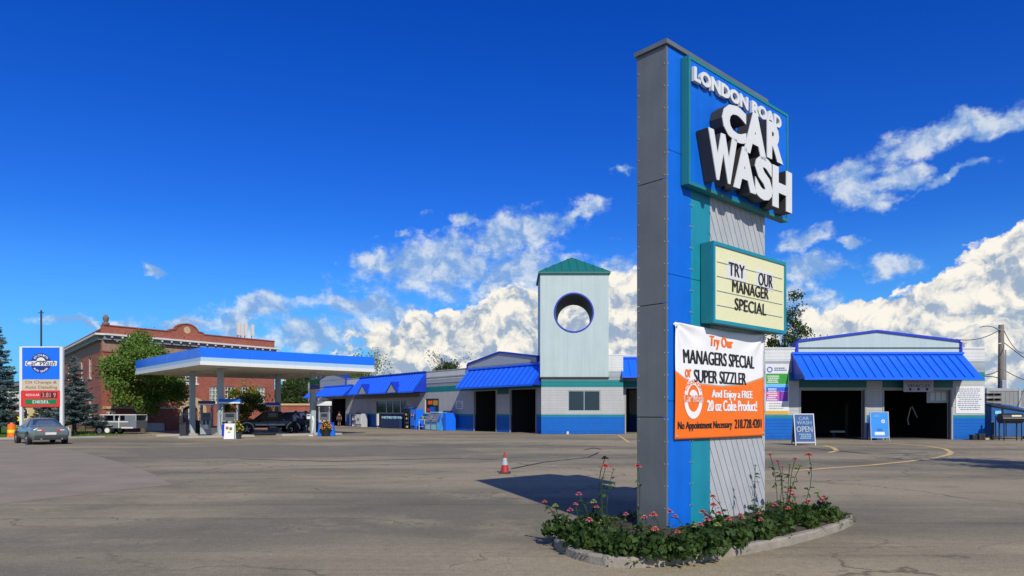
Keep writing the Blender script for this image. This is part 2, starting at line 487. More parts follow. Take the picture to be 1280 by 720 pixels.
# street and lot edge behind the lawn are covered by the sheets below
def gpoly(*pp): return [G(*p) for p in pp]
sheet('worn_pavement', [(-60, 47), *gpoly((18, 552), (70, 559), (108, 567), (150, 578), (190, 592), (215, 606)), (-12, 8), (-60, 8)][:], .004, M_apron)
sheet('asphalt_patch', gpoly((150, 561), (330, 556), (560, 560), (610, 566), (420, 571), (190, 574)), .004, M_patch)
def ribbon(name, pp, w, m, z=.008):
    P = [G(*p) for p in pp]; mb = MB(); vs = []
    fine = []
    for i in range(len(P) - 1):
        for k in range(6): fine.append(P[i].lerp(P[i + 1], k / 6))
    fine.append(P[-1])
    for i, p in enumerate(fine):
        d = (fine[min(i + 1, len(fine) - 1)] - fine[max(i - 1, 0)]); d.z = 0; d.normalize()
        nn = Vector((-d.y, d.x, 0)); ww = w * (.85 + .3 * random.random()) / 2
        vs += [(p + nn * ww)[:2] + (z,), (p - nn * ww)[:2] + (z,)]
    fs = [(2 * i, 2 * i + 1, 2 * i + 3, 2 * i + 2) for i in range(len(fine) - 1)]
    mb.add(vs, fs); o = mb.build(name, m, fix=False); tag(o, kind='structure'); return o
ribbon('yellow_ground_line', [(990, 589), (1040, 585), (1090, 581.5), (1135, 577), (1168, 572.5), (1186, 568.5), (1189, 565.5), (1182, 561.5), (1160, 558), (1130, 555.5), (1110, 554)], .22, M_line)
ribbon('yellow_ground_line', [(1030, 557), (1042, 560), (1046, 563.5), (1036, 566)], .2, M_line)
ribbon('yellow_ground_line', [(773, 544), (779, 548), (786, 553)], .16, M_line)
ribbon('white_ground_line', [(640, 577.5), (700, 576), (795, 575.2)], .13, M_wline)
ribbon('white_ground_line', [(350, 583), (430, 581), (520, 580.5)], .16, M_wline)
for pp in ([(640, 586), (680, 578), (735, 572), (748, 566)], [(648, 558), (700, 556.5), (745, 558)], [(730, 563), (742, 560), (752, 562)],
           [(300, 574), (420, 577), (560, 573), (620, 575)], [(1010, 560), (1090, 568), (1160, 566)]):
    ribbon('sealed_crack', pp, .10, mat('bitumen_sealer', (.022, .021, .022), .6, var=.1), z=.012)
# lawn with kerb on the left
lawn = [G(0, 549.5), G(60, 549), G(130, 547), (-33.0, 60), (-38, 73), (-80, 80), (-80, 47)]
lawn = [(-75, lawn[0][1] - 2), lawn[0][:2], lawn[1][:2], lawn[2][:2], (-33.5, 56), (-40, 61), (-46, 66), (-56, 84), (-110, 84), (-110, 50)]
mb = MB(); n_ = len(lawn)
mb.add([(x, y, .10) for x, y in lawn] + [(x, y, -.02) for x, y in lawn], [tuple(range(n_))] + [(i, (i + 1) % n_, (i + 1) % n_ + n_, i + n_) for i in range(n_)])
tag(mb.build('lawn', M_lawn), kind='structure')
mb = MB()
for i in range(0, 3):
    a, b = Vector((*lawn[i], 0)), Vector((*lawn[i + 1], 0)); d = (b - a); L = d.length; d.normalize()
    k = int(L / 2.5) + 1
    for j in range(k):
        c = a + d * (L * (j + .5) / k)
        mb.box((c.x - d.y * -.09, c.y - d.x * .09, .065), (L / k - .02, .18, .13), math.atan2(d.y, d.x))
tag(mb.build('kerb', M_concrete, bevel=.015), kind='structure')
mb = MB(); rr = random.Random(3)
for i in range(14000):
    x = rr.uniform(-44, -25.5); y = rr.uniform(44.5, 66)
    if (x > -33 and y > 52) or (x > -38 and y > 60): continue
    pass
    h = rr.uniform(.05, .14); a = rr.uniform(0, 6.28); w = .03
    if y < lawn[1][1] + (x - lawn[1][0]) * (lawn[3][1] - lawn[1][1]) / (lawn[3][0] - lawn[1][0]) + .1: continue
    if x > lawn[3][0]: continue
    mb.add([(x - w * math.cos(a), y - w * math.sin(a), .098), (x + w * math.cos(a), y + w * math.sin(a), .098), (x + rr.uniform(-.04, .04), y, .1 + h)], [(0, 1, 2)])
tag(mb.build('lawn_grass', M_lawn, fix=False), 'short green grass on the lawn round the price sign', 'grass', kind='stuff')

# ------------------------------------------------------------------ pylon sign
KZ = 9.5
FP = Fr((833 - 640) / FPX * KZ, KZ, .736, .677)           # the lit broad face
FE = Fr(FP.pt(0, 0, 0)[0] - .677 * .49, FP.pt(0, 0)[1] + .736 * .49, .677, -.736)  # the grey end face, t runs left to right
TOP = 6.7
W_p = FP.T(957)
pyl = thing('pylon_sign', 'tall blue and teal pylon sign with CAR WASH letters and a reader board', 'sign', FP.pt(W_p / 2, 0, -.25))
t_b, t_t = FP.T(864), FP.T(888.5)
# end panels: three sheets with seams
ys = [0.0, 1.68, 3.22, 4.9, TOP]
for i in range(4):
    MB().fbox(FE, 0, .49 - .0, ys[i] + .006, ys[i + 1] - .006, -.03, 0.0).build('side_panel', M_grey, pyl)
MB().fbox(FP, .03, W_p - .02, 0, TOP - .02, -.46, -.06).build('core', M_dark, pyl)
MB().fbox(Fr(FP.pt(W_p, 0, -.02)[0], FP.pt(W_p, 0, -.02)[1], -FP.n[0], -FP.n[1]), 0, .46, .0, TOP, -.02, .01).build('side_panel', M_grey, pyl)
for i, (a, b) in enumerate(((0, 1.9), (1.9, 3.62), (3.62, 5.3), (5.3, TOP))):
    MB().fbox(FP, .001, t_b - .004, a + .004, b - .004, -.055, -.004).build('blue_panel', M_blue, pyl)
    MB().fbox(FP, t_b + .002, t_t - .004, a + .004, b - .004, -.055, -.012).build('teal_panel', M_teal2, pyl)
def clip(poly, t0, t1, h0, h1):
    for ax, lim, sgn in ((0, t0, 1), (0, t1, -1), (1, h0, 1), (1, h1, -1)):
        out = []
        for i in range(len(poly)):
            p, q = poly[i], poly[(i + 1) % len(poly)]
            a, b = (p[ax] - lim) * sgn, (q[ax] - lim) * sgn
            if a >= 0: out.append(p)
            if (a >= 0) != (b >= 0):
                k = a / (a - b); out.append((p[0] + (q[0] - p[0]) * k, p[1] + (q[1] - p[1]) * k))
        poly = out
        if len(poly) < 3: return []
    return poly
M_board = mat('pale_grey_diagonal_board', (.40, .42, .43), .6, var=.12, scale=3, bump=.2, streak=.1)
bw = .155; slope = 2.0                                    # boards lean: down to the right
ts0, ts1 = t_t + .004, W_p - .002
k0 = 0.02
kk = k0 - 0
c0 = ts0 - 4
nb = int((ts1 - ts0 + TOP / slope) / bw) + 2
for i in range(nb):
    a = ts0 - 0.0 + i * bw - 0.0                          # where the board's left edge meets h = 0
    lo = (a - 0, 0.0)
    poly = [(a, 0.0), (a + bw - .012, 0.0), (a + bw - .012 - TOP / slope, TOP), (a - TOP / slope, TOP)]
    poly = clip(poly, ts0, ts1, .0, TOP)
    if len(poly) >= 3:
        MB().fprism(FP, poly, -.05, -.012).build('siding_board', M_board, pyl)
MB().fbox(FP, ts0, ts1, .0, TOP, -.06, -.051).build('siding_backing', M_letside, pyl)
MB().fbox(FP, -.03, W_p + .03, TOP, TOP + .06, -.52, .03).build('cap', M_grey, pyl)
# CAR WASH cabinet
OC = .13
ta, tb_ = FP.T(861, OC), FP.T(985.5, OC)
hb_ = FP.at(861, 229.5, OC)[1]; ht_ = FP.at(985, 143, OC)[1]
cab = MB().fbox(FP, ta, tb_, hb_, ht_, -.0, OC - .03).build('sign_cabinet', M_teal, pyl, bevel=.01)
fb_ = .045
MB().fbox(FP, ta + fb_, tb_ - fb_, hb_ + fb_, ht_ - fb_, OC - .028, OC - .01).build('sign_face', M_blue, cab)
fr = MB()
for a in ((ta, tb_, hb_, hb_ + fb_), (ta, tb_, ht_ - fb_, ht_), (ta, ta + fb_, hb_ + fb_, ht_ - fb_), (tb_ - fb_, tb_, hb_ + fb_, ht_ - fb_)):
    fr.fbox(FP, *a, OC - .03, OC)
fr.build('sign_frame', M_teal, cab)
# big projecting letters: photo boxes (left x, right x, top y and bottom y in the middle of the letter's face)
LO = OC + .20
def big_letter(ch, xl, xr, yt, yb, tilt):
    t0, t1 = FP.T(xl, LO), FP.T(xr, LO); xm = (xl + xr) / 2
    h1, h0 = FP.at(xm, yt, LO)[1], FP.at(xm, yb, LO)[1]
    mb = letters(MB(), FP, ch, t0, t1, h0, h1, LO - .012, bold=.058, depth=.185, tilt=tilt)
    o = mb.build('channel_letter', M_letside, cab)
    mb = letters(MB(), FP, ch, t0, t1, h0, h1, LO, bold=.054, depth=.012, tilt=tilt)
    f = mb.build('channel_letter_face', M_white, cab)
for a in (('C', 903, 933, 131, 176, .0), ('A', 930, 958.5, 141, 195, .0), ('R', 959, 979, 155, 201, .0),
          ('W', 886, 922, 167, 227, .02), ('A', 917, 945, 184, 238, .02), ('S', 944, 966, 196, 250, .0), ('H', 966, 990, 211, 262, .0)):
    big_letter(*a)
SL = OC + .05
def slet(body, xa, xb, yt, yb):
    px_letters(MB(), FP, body, xa, xb, yb, yt, SL, bold=.05, depth=.04).build('small_letter', M_white, cab)
hsl = FP.at(960, 152.5, SL)[1]
letters(MB(), FP, 'LONDON ROAD', FP.T(868, SL), FP.T(977, SL), hsl, hsl + .20, SL, bold=.045, depth=.045).build('small_lettering', M_white, cab)
# screw heads along the seams of the panels
fs_ = MB()
for F_, cols_ in ((FP, (.03, t_b - .03, t_b + .03, t_t - .03)), (FE, (.03, .46))):
    for c_t in cols_:
        h_ = .15
        while h_ < TOP - .1:
            q = F_.pt(c_t, h_, .002); fs_.fbox(F_, c_t - .008, c_t + .008, h_ - .008, h_ + .008, -.006 if F_ is FP else -.002, .006); h_ += .30
tag(fs_.build('screw_heads', M_steel, pyl), kind='stuff')
# reader board
OR = .21
ra, rb_ = FP.T(892, OR), FP.T(983, OR)
rh0, rh1 = FP.at(892, 403, OR)[1], FP.at(892, 300.5, OR)[1]
rbd = MB().fbox(FP, ra, rb_, rh0, rh1, .0, OR - .03).build('reader_board', M_teal, pyl, bevel=.01)
fr = MB(); w = .05
for a in ((ra, rb_, rh0, rh0 + w), (ra, rb_, rh1 - w, rh1), (ra, ra + w, rh0 + w, rh1 - w), (rb_ - w, rb_, rh0 + w, rh1 - w)):
    fr.fbox(FP, *a, OR - .03, OR)
fr.build('reader_frame', M_teal2, rbd)
MB().fbox(FP, ra + w, rb_ - w, rh0 + w, rh1 - w, OR - .032, OR - .018).build('reader_face', M_cream, rbd)
tr = MB(); hh = rh1 - rh0
for k in range(1, 5):
    tr.fbox(FP, ra + w + .06, rb_ - w - .06, rh0 + w + hh * .178 * k, rh0 + w + hh * .178 * k + .007, OR - .018, OR - .010)
tr.build('letter_track', M_steel, rbd)
OL = OR - .008
for body, xa, xb, ya, yb in (('TRY', 911, 931, 327, 343.5), ('OUR', 948, 966, 340, 356), ('MANAGER', 915.5, 961, 349.5, 364.5), ('SPECIAL', 918.5, 958, 372, 387)):
    px_letters(MB(), FP, body, xa, xb, yb, ya, OL, bold=.035).build('reader_lettering', M_blackink, rbd)
MB().fbox(FP, FP.T(909, OL) , FP.T(933, OL), FP.at(909, 347, OL)[1], FP.at(909, 324, OL)[1], OR - .018, OR - .014).build('letter_card', M_white, rbd)
MB().fbox(FP, FP.T(945.5, OL), FP.T(967, OL), FP.at(945, 359, OL)[1], FP.at(945, 336, OL)[1], OR - .018, OR - .014).build('letter_card', M_white, rbd)

# ------------------------------------------------------------------ banner
BO = .03
b0, b1 = FP.T(843.5, BO), FP.T(955, BO)
bh0, bh1 = FP.at(843.5, 549.5, BO)[1], FP.at(843.5, 402.5, BO)[1]
BW, BH = b1 - b0, bh1 - bh0
ban = thing('banner', 'white and orange vinyl banner MANAGERS SPECIAL tied across the pylon below the reader board', 'banner', FP.pt((b0 + b1) / 2, bh0, BO))
def wr(t, h):
    a, b = (t - b0) / BW, (h - bh0) / BH
    r = .012 * math.sin(a * 9 + b * 5) * (b ** 2) + .010 * math.sin(a * 21 - b * 13) * max(0, b - .5)
    d = math.hypot(a, 1 - b); r += .03 * math.exp(-d * 6) * math.sin(math.atan2(1 - b + .01, a + .01) * 10)
    d = math.hypot(1 - a, 1 - b); r += .025 * math.exp(-d * 7) * math.sin(math.atan2(1 - b + .01, 1 - a + .01) * 9)
    return r + .01 * math.sin(b * 3.1 + a * 2)
def wave(a):     # height share of the orange edge
    K = ((0, .585), (.09, .525), (.22, .488), (.48, .474), (.74, .50), (1, .578))
    for (p, q), (r, s_) in zip(K, K[1:]):
        if a <= r + 1e-6:
            k = (a - p) / (r - p); return q + (s_ - q) * k
    return .578
def bsheet(lo, hi, out, m, name):
    NX, NY = 56, 30; vs = []; fs = []
    for j in range(NY + 1):
        for i in range(NX + 1):
            a = i / NX; l, u = lo(a), hi(a); b = l + (u - l) * j / NY
            t = b0 + a * BW; h = bh0 + b * BH - .02 * math.sin(PI * a) * b + (.0 if b > 0 else 0)
            vs.append(FP.pt(t, h, out + wr(b0 + a * BW, bh0 + b * BH)))
    for j in range(NY):
        for i in range(NX):
            q = j * (NX + 1) + i; fs.append((q, q + 1, q + NX + 2, q + NX + 1))
    o = MB().add(vs, fs).build(name, m, ban, smooth=True, fix=False)
    so = o.modifiers.new('thick', 'SOLIDIFY'); so.thickness = .002
bsheet(wave, lambda a: 1.0, BO, M_bannerw, 'white_field')
bsheet(lambda a: 0.0, wave, BO, M_orange, 'orange_field')
def bpt(body, xa, xb, ya, yb, m, bold=.02, **k):
    mb = MB(); OB = BO + .006
    px_letters(mb, FP, body, xa, xb, yb, ya, OB, bold=bold, disp=wr, **k)
    mb.build('banner_lettering', m, ban, fix=False)
bpt('Try Our', 886, 917, 419, 436, M_orange, .07)
bpt('MANAGERS SPECIAL', 854, 944, 436, 453.5, M_blackink, .06)
bpt('or', 855.5, 864, 461, 471.5, M_orange, .07)
bpt('SUPER SIZZLER', 867, 933, 461.5, 478, M_blackink, .06)
bpt('And Enjoy a FREE', 889, 940.5, 487, 500, M_bannerw, .09)
bpt('20 oz Coke Product!', 883, 946, 500, 514, M_bannerw, .09)
bpt('No Appointment Necessary', 847, 914.5, 527, 539.5, M_blackink, .045)
bpt('218.728.4201', 917.5, 951.5, 524, 535.5, M_blackink, .06)
# round emblem: ring arcs, script band, small figure marks
def ring(F, tc_, hc, ra_, rb2, a0, a1, out, mb, disp=None, sx=1.0, n=20):
    vs = []; fs = []
    for i in range(n + 1):
        a = R(a0 + (a1 - a0) * i / n)
        for r in (ra_, rb2):
            t, h = tc_ + r * math.cos(a) * sx, hc + r * math.sin(a)
            vs.append(F.pt(t, h, out + (disp(t, h) if disp else 0)))
    for i in range(n): fs.append((2 * i, 2 * i + 1, 2 * i + 3, 2 * i + 2))
    mb.add(vs, fs)
def arc_text(F, body, tc_, hc, r, amid, span, size, out, mb, disp=None, up=True, bold=.03):
    n = len(body)
    for i, ch in enumerate(body):
        if ch == ' ': continue
        a = amid + (span / 2 - span * i / (n - 1)) * (1 if up else -1)
        A = R(a); rot = A - PI / 2 if up else A + PI / 2
        vs, fs = glyph(ch, bold); xs = [v[0] for v in vs]; mid = (min(xs) + max(xs)) / 2
        q = []
        for x, y, z in vs:
            x = (x - mid) * size; y = (y - .35) * size
            t = tc_ + r * math.cos(A) + x * math.cos(rot) - y * math.sin(rot)
            h = hc + r * math.sin(A) + x * math.sin(rot) + y * math.cos(rot)
            q.append(F.pt(t, h, out + (disp(t, h) if disp else 0)))
        mb.add(q, fs)
ec, eh = FP.at(866.5, 498, BO + .01); er = .285
mb = MB(); ring(FP, ec, eh, er * .66, er, 12, 168, BO + .006, mb, wr, .8); ring(FP, ec, eh, er * .66, er, 192, 348, BO + .006, mb, wr, .8)
ring(FP, ec, eh + .0, 0, er * .42, 30, 150, BO + .006, mb, wr, 1.0)
letters(mb, FP, 'Car Wash', ec - er * .86, ec + er * .86, eh - .055, eh + .055, BO + .009, bold=.09, shear=.25, disp=wr)
mb.build('emblem', M_bannerw, ban, fix=False)
mb = MB(); arc_text(FP, 'LONDON ROAD', ec, eh, er * .80, 90, 112, .075, BO + .009, mb, wr)
mb.build('emblem_lettering', M_orange, ban, fix=False); mb = MB()
letters(mb, FP, 'Car Wash', ec - er * .84, ec + er * .84, eh - .05, eh + .05, BO + .012, bold=-.005, shear=.25, disp=wr)
mb.build('emblem_lettering', M_orange, ban, fix=False)
for a in (.02, .98):
    for b in (.03, .97):
        gm = MB(); gm.lathe(FP.pt(b0 + a * BW, bh0 + b * BH, BO + .008 + wr(b0 + a * BW, bh0 + b * BH)), [(.014, -.004), (.014, .004)], 8, 'y')
        gm.build('grommet', M_steel, ban)

# ------------------------------------------------------------------ banded masonry walls
def wall_mat():
    global TREE
    m = bpy.data.materials.new('banded_block_wall'); m.use_nodes = True; TREE = nt = m.node_tree
    b = nt.nodes['Principled BSDF']; b.inputs['Roughness'].default_value = .6
    t = nt.nodes.new('ShaderNodeTexCoord'); P = t.outputs['Object']
    b.inputs['Specular IOR Level'].default_value = .25
    sp = nt.nodes.new('ShaderNodeSeparateXYZ'); nt.links.new(P, sp.inputs[0]); z = E(sp.outputs[2])
    c = (.003, .115, .46)
    for h, col in ((1.37, (.015, .21, .26)), (1.56, (.42, .43, .42)), (3.72, (.012, .20, .20)), (4.27, (.27, .32, .34)), (4.62, (.33, .38, .40)), (5.0, (.60, .62, .60))):
        c = mixc(mth('GREATER_THAN', z, h), c, col)
    n = noise(P, .9, 6, .65)
    mpn = nt.nodes.new('ShaderNodeMapping'); mpn.inputs['Scale'].default_value = (3, 3, .3); nt.links.new(P, mpn.inputs[0])
    st = noise(mpn.outputs[0], 1.0, 5, .65)
    course = mth('FRACT', z * (1 / .203))
    groove = mx(smooth(course, .93, .98), smooth(course, .07, .02))
    v = nt.nodes.new('ShaderNodeVectorMath'); v.operation = 'SCALE'; nt.links.new(c, v.inputs[0])
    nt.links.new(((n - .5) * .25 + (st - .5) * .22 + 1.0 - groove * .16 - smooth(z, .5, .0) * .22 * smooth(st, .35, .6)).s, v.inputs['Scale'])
    nt.links.new(v.outputs[0], b.inputs['Base Color'])
    bp = nt.nodes.new('ShaderNodeBump'); bp.inputs['Strength'].default_value = .6; bp.inputs['Distance'].default_value = .02
    nt.links.new((n * .3 - groove).s, bp.inputs['Height']); nt.links.new(bp.outputs[0], b.inputs['Normal'])
    return m
M_wall = wall_mat()
M_roof = mat('flat_roof_membrane', (.14, .14, .14), .9)
M_frame = mat('pale_door_frame', (.30, .31, .31), .5, var=.1)
M_corr = mat('dark_blue_corrugated', (.006, .045, .55), .4, var=.08)

def wall(F, t0, t1, h0, h1, holes, name, parent, m=None, th=.25, out=0.0):
    ts = sorted({t0, t1, *[q for a in holes for q in (a[0], a[1])]}); hs_ = sorted({h0, h1, *[q for a in holes for q in (a[2], a[3])]})
    solid = {}
    for i in range(len(ts) - 1):
        for j in range(len(hs_) - 1):
            ct, ch = (ts[i] + ts[i + 1]) / 2, (hs_[j] + hs_[j + 1]) / 2
            solid[i, j] = not any(a[0] < ct < a[1] and a[2] < ch < a[3] for a in holes)
    mb = MB()
    for (i, j), s_ in solid.items():
        if not s_: continue
        a, b, c, d = ts[i], ts[i + 1], hs_[j], hs_[j + 1]; f, k = out, out - th
        mb.add([F.pt(a, c, f), F.pt(b, c, f), F.pt(b, d, f), F.pt(a, d, f)], [(0, 1, 2, 3)])
        mb.add([F.pt(a, c, k), F.pt(b, c, k), F.pt(b, d, k), F.pt(a, d, k)], [(3, 2, 1, 0)])
        if not solid.get((i - 1, j)): mb.add([F.pt(a, c, k), F.pt(a, c, f), F.pt(a, d, f), F.pt(a, d, k)], [(0, 1, 2, 3)])
        if not solid.get((i + 1, j)): mb.add([F.pt(b, c, f), F.pt(b, c, k), F.pt(b, d, k), F.pt(b, d, f)], [(0, 1, 2, 3)])
        if not solid.get((i, j - 1)): mb.add([F.pt(a, c, k), F.pt(b, c, k), F.pt(b, c, f), F.pt(a, c, f)], [(0, 1, 2, 3)])
        if not solid.get((i, j + 1)): mb.add([F.pt(a, d, f), F.pt(b, d, f), F.pt(b, d, k), F.pt(a, d, k)], [(0, 1, 2, 3)])
    return mb.build(name, m or M_wall, parent, fix=False)

def awning(F, t0, t1, ht, hb, proj, parent, n, m=None, flare=.0, capm=None, out=0.02, closed=True):
    """standing-seam awning: every pan is a part with its own raised seam"""
    m = m or M_awn
    root = MB()
    # soffit plate, ends and front lip as the awning frame
    root.hull8([F.pt(t0, hb - .02, out), F.pt(t1, hb - .02, out), F.pt(t1, hb - .02, proj - .03), F.pt(t0, hb - .02, proj - .03),
                F.pt(t0, hb + .05, out), F.pt(t1, hb + .05, out), F.pt(t1, hb + .05, proj - .03), F.pt(t0, hb + .05, proj - .03)])
    for t in (t0 + .01, t1 - .05):
        root.add([F.pt(t, hb, out), F.pt(t, hb, proj - .06), F.pt(t, ht - .08, out), F.pt(t + .04, hb, out), F.pt(t + .04, hb, proj - .06), F.pt(t + .04, ht - .08, out)],
                 [(0, 1, 2), (5, 4, 3), (0, 3, 4, 1), (1, 4, 5, 2), (2, 5, 3, 0)])
    aw_ = root.build('awning', M_bluedk, parent)
    w = (t1 - t0) / n
    for i in range(n):
        a = t0 + i * w; b = a + w
        mb = MB()
        p = [(a + .004, hb, proj), (b - .004, hb, proj), (b - .004, ht, out), (a + .004, ht, out)]
        top = [F.pt(t, h + .0, o) for t, h, o in p]; bot = [F.pt(t, h - .03, o - .0) for t, h, o in p]
        mb.add(top + bot, [(0, 1, 2, 3), (7, 6, 5, 4), (0, 4, 5, 1), (1, 5, 6, 2), (2, 6, 7, 3), (3, 7, 4, 0)])
        q = [(a + .004, hb, proj), (a + .045, hb, proj), (a + .045, ht, out), (a + .004, ht, out)]
        lift = .06
        mb.add([F.pt(t, h, o) for t, h, o in q] + [F.pt(t, h + lift, o + lift * .5) for t, h, o in q],
               [(4, 5, 6, 7), (0, 1, 5, 4), (1, 2, 6, 5), (2, 3, 7, 6), (3, 0, 4, 7)])
        mb.build('awning_panel', m, aw_)
    MB().fbox(F, t0 - .01, t1 + .01, hb - .10, hb + .045, proj - .012, proj + .02).build('eave_trim', m, aw_)
    MB().fbox(F, t0 - .01, t1 + .01, ht - .02, ht + .12, out, out + .16).build('ridge_cap', capm or m, aw_)
    return aw_
def gable(F, pts, parent, thick=.10, band=.13, out=.04, depth=.5, m=None, slopes=True):
    """low gabled parapet: pts = left foot, left eave, apex, right eave, right foot"""
    g_ = MB().fprism(F, [pts[0], pts[4], pts[3], pts[2], pts[1]], out - depth, out).build('gable_panel', m or M_offw, parent)
    for a, b in zip(pts[:-1], pts[1:]):
        d = Vector((b[0] - a[0], b[1] - a[1])); L = d.length; d /= L; nn = Vector((d.y, -d.x))
        e = .0
        poly = [(a[0] - d.x * e, a[1] - d.y * e), (a[0] - nn.x * band, a[1] - nn.y * band), (b[0] - nn.x * band, b[1] - nn.y * band), (b[0], b[1])]
        MB().fprism(F, poly, out - depth - .02, out + thick).build('gable_trim', M_bluedk if abs(d.y) < 2 else M_blue, g_)
    return g_
def frame(F, t0, t1, h0, h1, w, out, parent, m=None, name='door_frame', bottom=False, d=.05):
    mb = MB()
    mb.fbox(F, t0, t0 + w, h0, h1, out - d, out); mb.fbox(F, t1 - w, t1, h0, h1, out - d, out)
    mb.fbox(F, t0 + w, t1 - w, h1 - w, h1, out - d, out)
    if bottom: mb.fbox(F, t0 + w, t1 - w, h0, h0 + w, out - d, out)
    return mb.build(name, m or M_frame, parent)
def scribble(F, t0, t1, h0, h1, rows, out, m, parent, seed=1, name='print', fill=.6):
    """rows of small dashes: print too small to read in the photograph"""
    rr = random.Random(seed); mb = MB(); rh = (h1 - h0) / rows
    for r in range(rows):
        y = h1 - (r + .5) * rh; t = t0 + (t1 - t0) * rr.uniform(0, .15); end = t1 - (t1 - t0) * rr.uniform(0, .2)
        while t < end:
            w = (t1 - t0) * rr.uniform(.05, .14); w = min(w, end - t)
            mb.add([F.pt(t, y - rh * fill / 2, out), F.pt(t + w, y - rh * fill / 2, out), F.pt(t + w, y + rh * fill / 2, out), F.pt(t, y + rh * fill / 2, out)], [(0, 1, 2, 3)])
            t += w + (t1 - t0) * .025
    return mb.build(name, m, parent, fix=False)

# ------------------------------------------------------------------ right-hand service building
FR = Fr(0, 44.8, 1, 0)
RX0, RX1 = 14.9, FR.T(1231)
rb = thing('service_bay_building', 'white building with two open bays under a long blue ribbed awning right of the pylon', 'building', (22.4, 44.8, 0))
d1 = (FR.T(999), FR.T(1083), -1, 3.28); d2 = (FR.T(1103), FR.T(1191), -1, 3.28)
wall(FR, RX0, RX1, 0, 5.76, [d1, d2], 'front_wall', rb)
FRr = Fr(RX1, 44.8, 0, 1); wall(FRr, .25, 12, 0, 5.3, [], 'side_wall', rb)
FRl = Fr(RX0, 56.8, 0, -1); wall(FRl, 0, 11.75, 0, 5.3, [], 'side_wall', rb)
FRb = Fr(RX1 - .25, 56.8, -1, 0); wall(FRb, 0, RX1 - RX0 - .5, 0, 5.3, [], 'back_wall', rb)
MB().box(((RX0 + RX1) / 2, 50.9, 5.15), (RX1 - RX0 - .52, 11.6, .2)).build('roof', M_roof, rb)
MB().box(((RX0 + RX1) / 2, 50.9, .012), (RX1 - RX0 - .52, 11.6, .02)).build('bay_floor', mat('bay_floor', (.06, .06, .06), .8), rb)
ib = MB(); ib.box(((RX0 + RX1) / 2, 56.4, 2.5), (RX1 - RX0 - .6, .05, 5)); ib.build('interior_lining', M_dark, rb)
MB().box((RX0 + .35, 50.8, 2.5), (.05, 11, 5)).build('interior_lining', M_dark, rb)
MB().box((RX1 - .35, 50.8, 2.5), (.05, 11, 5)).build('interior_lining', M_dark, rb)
MB().fbox(FR, RX0 - .03, RX1 + .03, 5.76, 5.84, -.3, .04).build('parapet_cap', M_white, rb)
for dd in (d1, d2):
    MB().fbox(FR, dd[0] + .08, dd[1] - .08, 3.12, 3.27, -.2, -.1).build('door_header', M_frame, rb)
    frame(FR, dd[0], dd[1], .004, 3.279, .1, .03, rb, M_frame, d=.2)
MB().fbox(FR, d1[0], d1[1], 3.30, 3.72, .003, .02).build('lintel_panel', mat('dark_teal_lintel', (.01, .12, .115), .5), rb)
MB().fbox(FR, d2[0], d2[1], 3.30, 3.72, .003, .02).build('lintel_panel', MATS['dark_teal_lintel'], rb)
awning(FR, FR.T(989.5), FR.T(1203), 5.42, 3.80, 2.0, rb, 20)
gp = [FR.at(997, 441), FR.at(997, 427.5), FR.at(1095.5, 415), FR.at(1199, 427.5), FR.at(1199, 441)]
gable(FR, [(gp[0][0], 5.5)] + gp[1:4] + [(gp[4][0], 5.5)], rb, m=M_offw)
# seams of the siding on the left wall part
for px in (972,):
    pass
# partly raised sectional door with three panes in the second bay
dr = MB().fbox(FR, FR.T(1162), FR.T(1190), HD(503.5, 44.8), HD(486, 44.8), -.34, -.30).build('raised_door_section', M_frame, rb)
for i in range(3):
    a = FR.T(1166 + i * 7.4); MB().fbox(FR, a, a + .28, HD(500.5, 44.8), HD(490.5, 44.8), -.299, -.285).build('pane', mat('pale_frosted_pane', (.42, .48, .44), .3, var=.1), dr)
for dd in (d1, d2):
    for tt in (dd[0] + .13, dd[1] - .17):
        MB().fbox(FR, tt, tt + .05, 0, 3.2, -.32, -.26).build('door_track', M_steel, rb)
# poster on the left wall
ps = thing('service_poster', 'tall white service menu poster with green, blue and purple panels beside the pylon', 'poster', FR.pt(FR.T(971), HD(518, 44.8), .03))
p0, p1 = FR.T(956.5), FR.T(986)
MB().fbox(FR, p0, p1, HD(518, 44.8), HD(455, 44.8), .003, .03).build('poster_board', M_white, ps)
def pan(y0, y1, m, a=.04, b=.06, o=.034):
    return MB().fbox(FR, p0 + a, p1 - b, HD(y1, 44.8), HD(y0, 44.8), .028, o).build('colour_panel', m, ps)
pan(467, 480, mat('print_green', (.02, .30, .03), .5)); pan(480.3, 484, mat('print_sky', (.12, .45, .8), .5)); pan(484, 489, mat('print_blue', (.01, .11, .6), .5))
pan(489, 497, mat('print_pink', (.55, .07, .33), .5), b=.55); pan(489.3, 501.5, mat('print_purple', (.20, .03, .38), .5), a=.9); pan(497, 501.5, mat('print_mauve', (.38, .09, .45), .5), b=.55)
pan(513.5, 517.8, mat('print_gold', (.6, .36, .04), .5), a=.01, b=.02)
scribble(FR, p0 + .1, p1 - .6, HD(479, 44.8), HD(469, 44.8), 4, .037, M_white, ps, 4)
scribble(FR, p0 + .1, p1 - .7, HD(501, 44.8), HD(485, 44.8), 6, .037, M_white, ps, 5)
scribble(FR, p0 + .45, p1 - .1, HD(464, 44.8), HD(459, 44.8), 2, .033, M_ink, ps, 6)
scribble(FR, p0 + .1, p1 - .3, HD(512, 44.8), HD(503, 44.8), 3, .033, mat('print_grey', (.3, .3, .34), .5), ps, 6, fill=.4)
mb = MB(); ring(FR, FR.T(962), HD(462, 44.8), .11, .19, 0, 360, .036, mb); mb.build('round_emblem', mat('print_violet', (.12, .12, .45), .5), ps, fix=False)
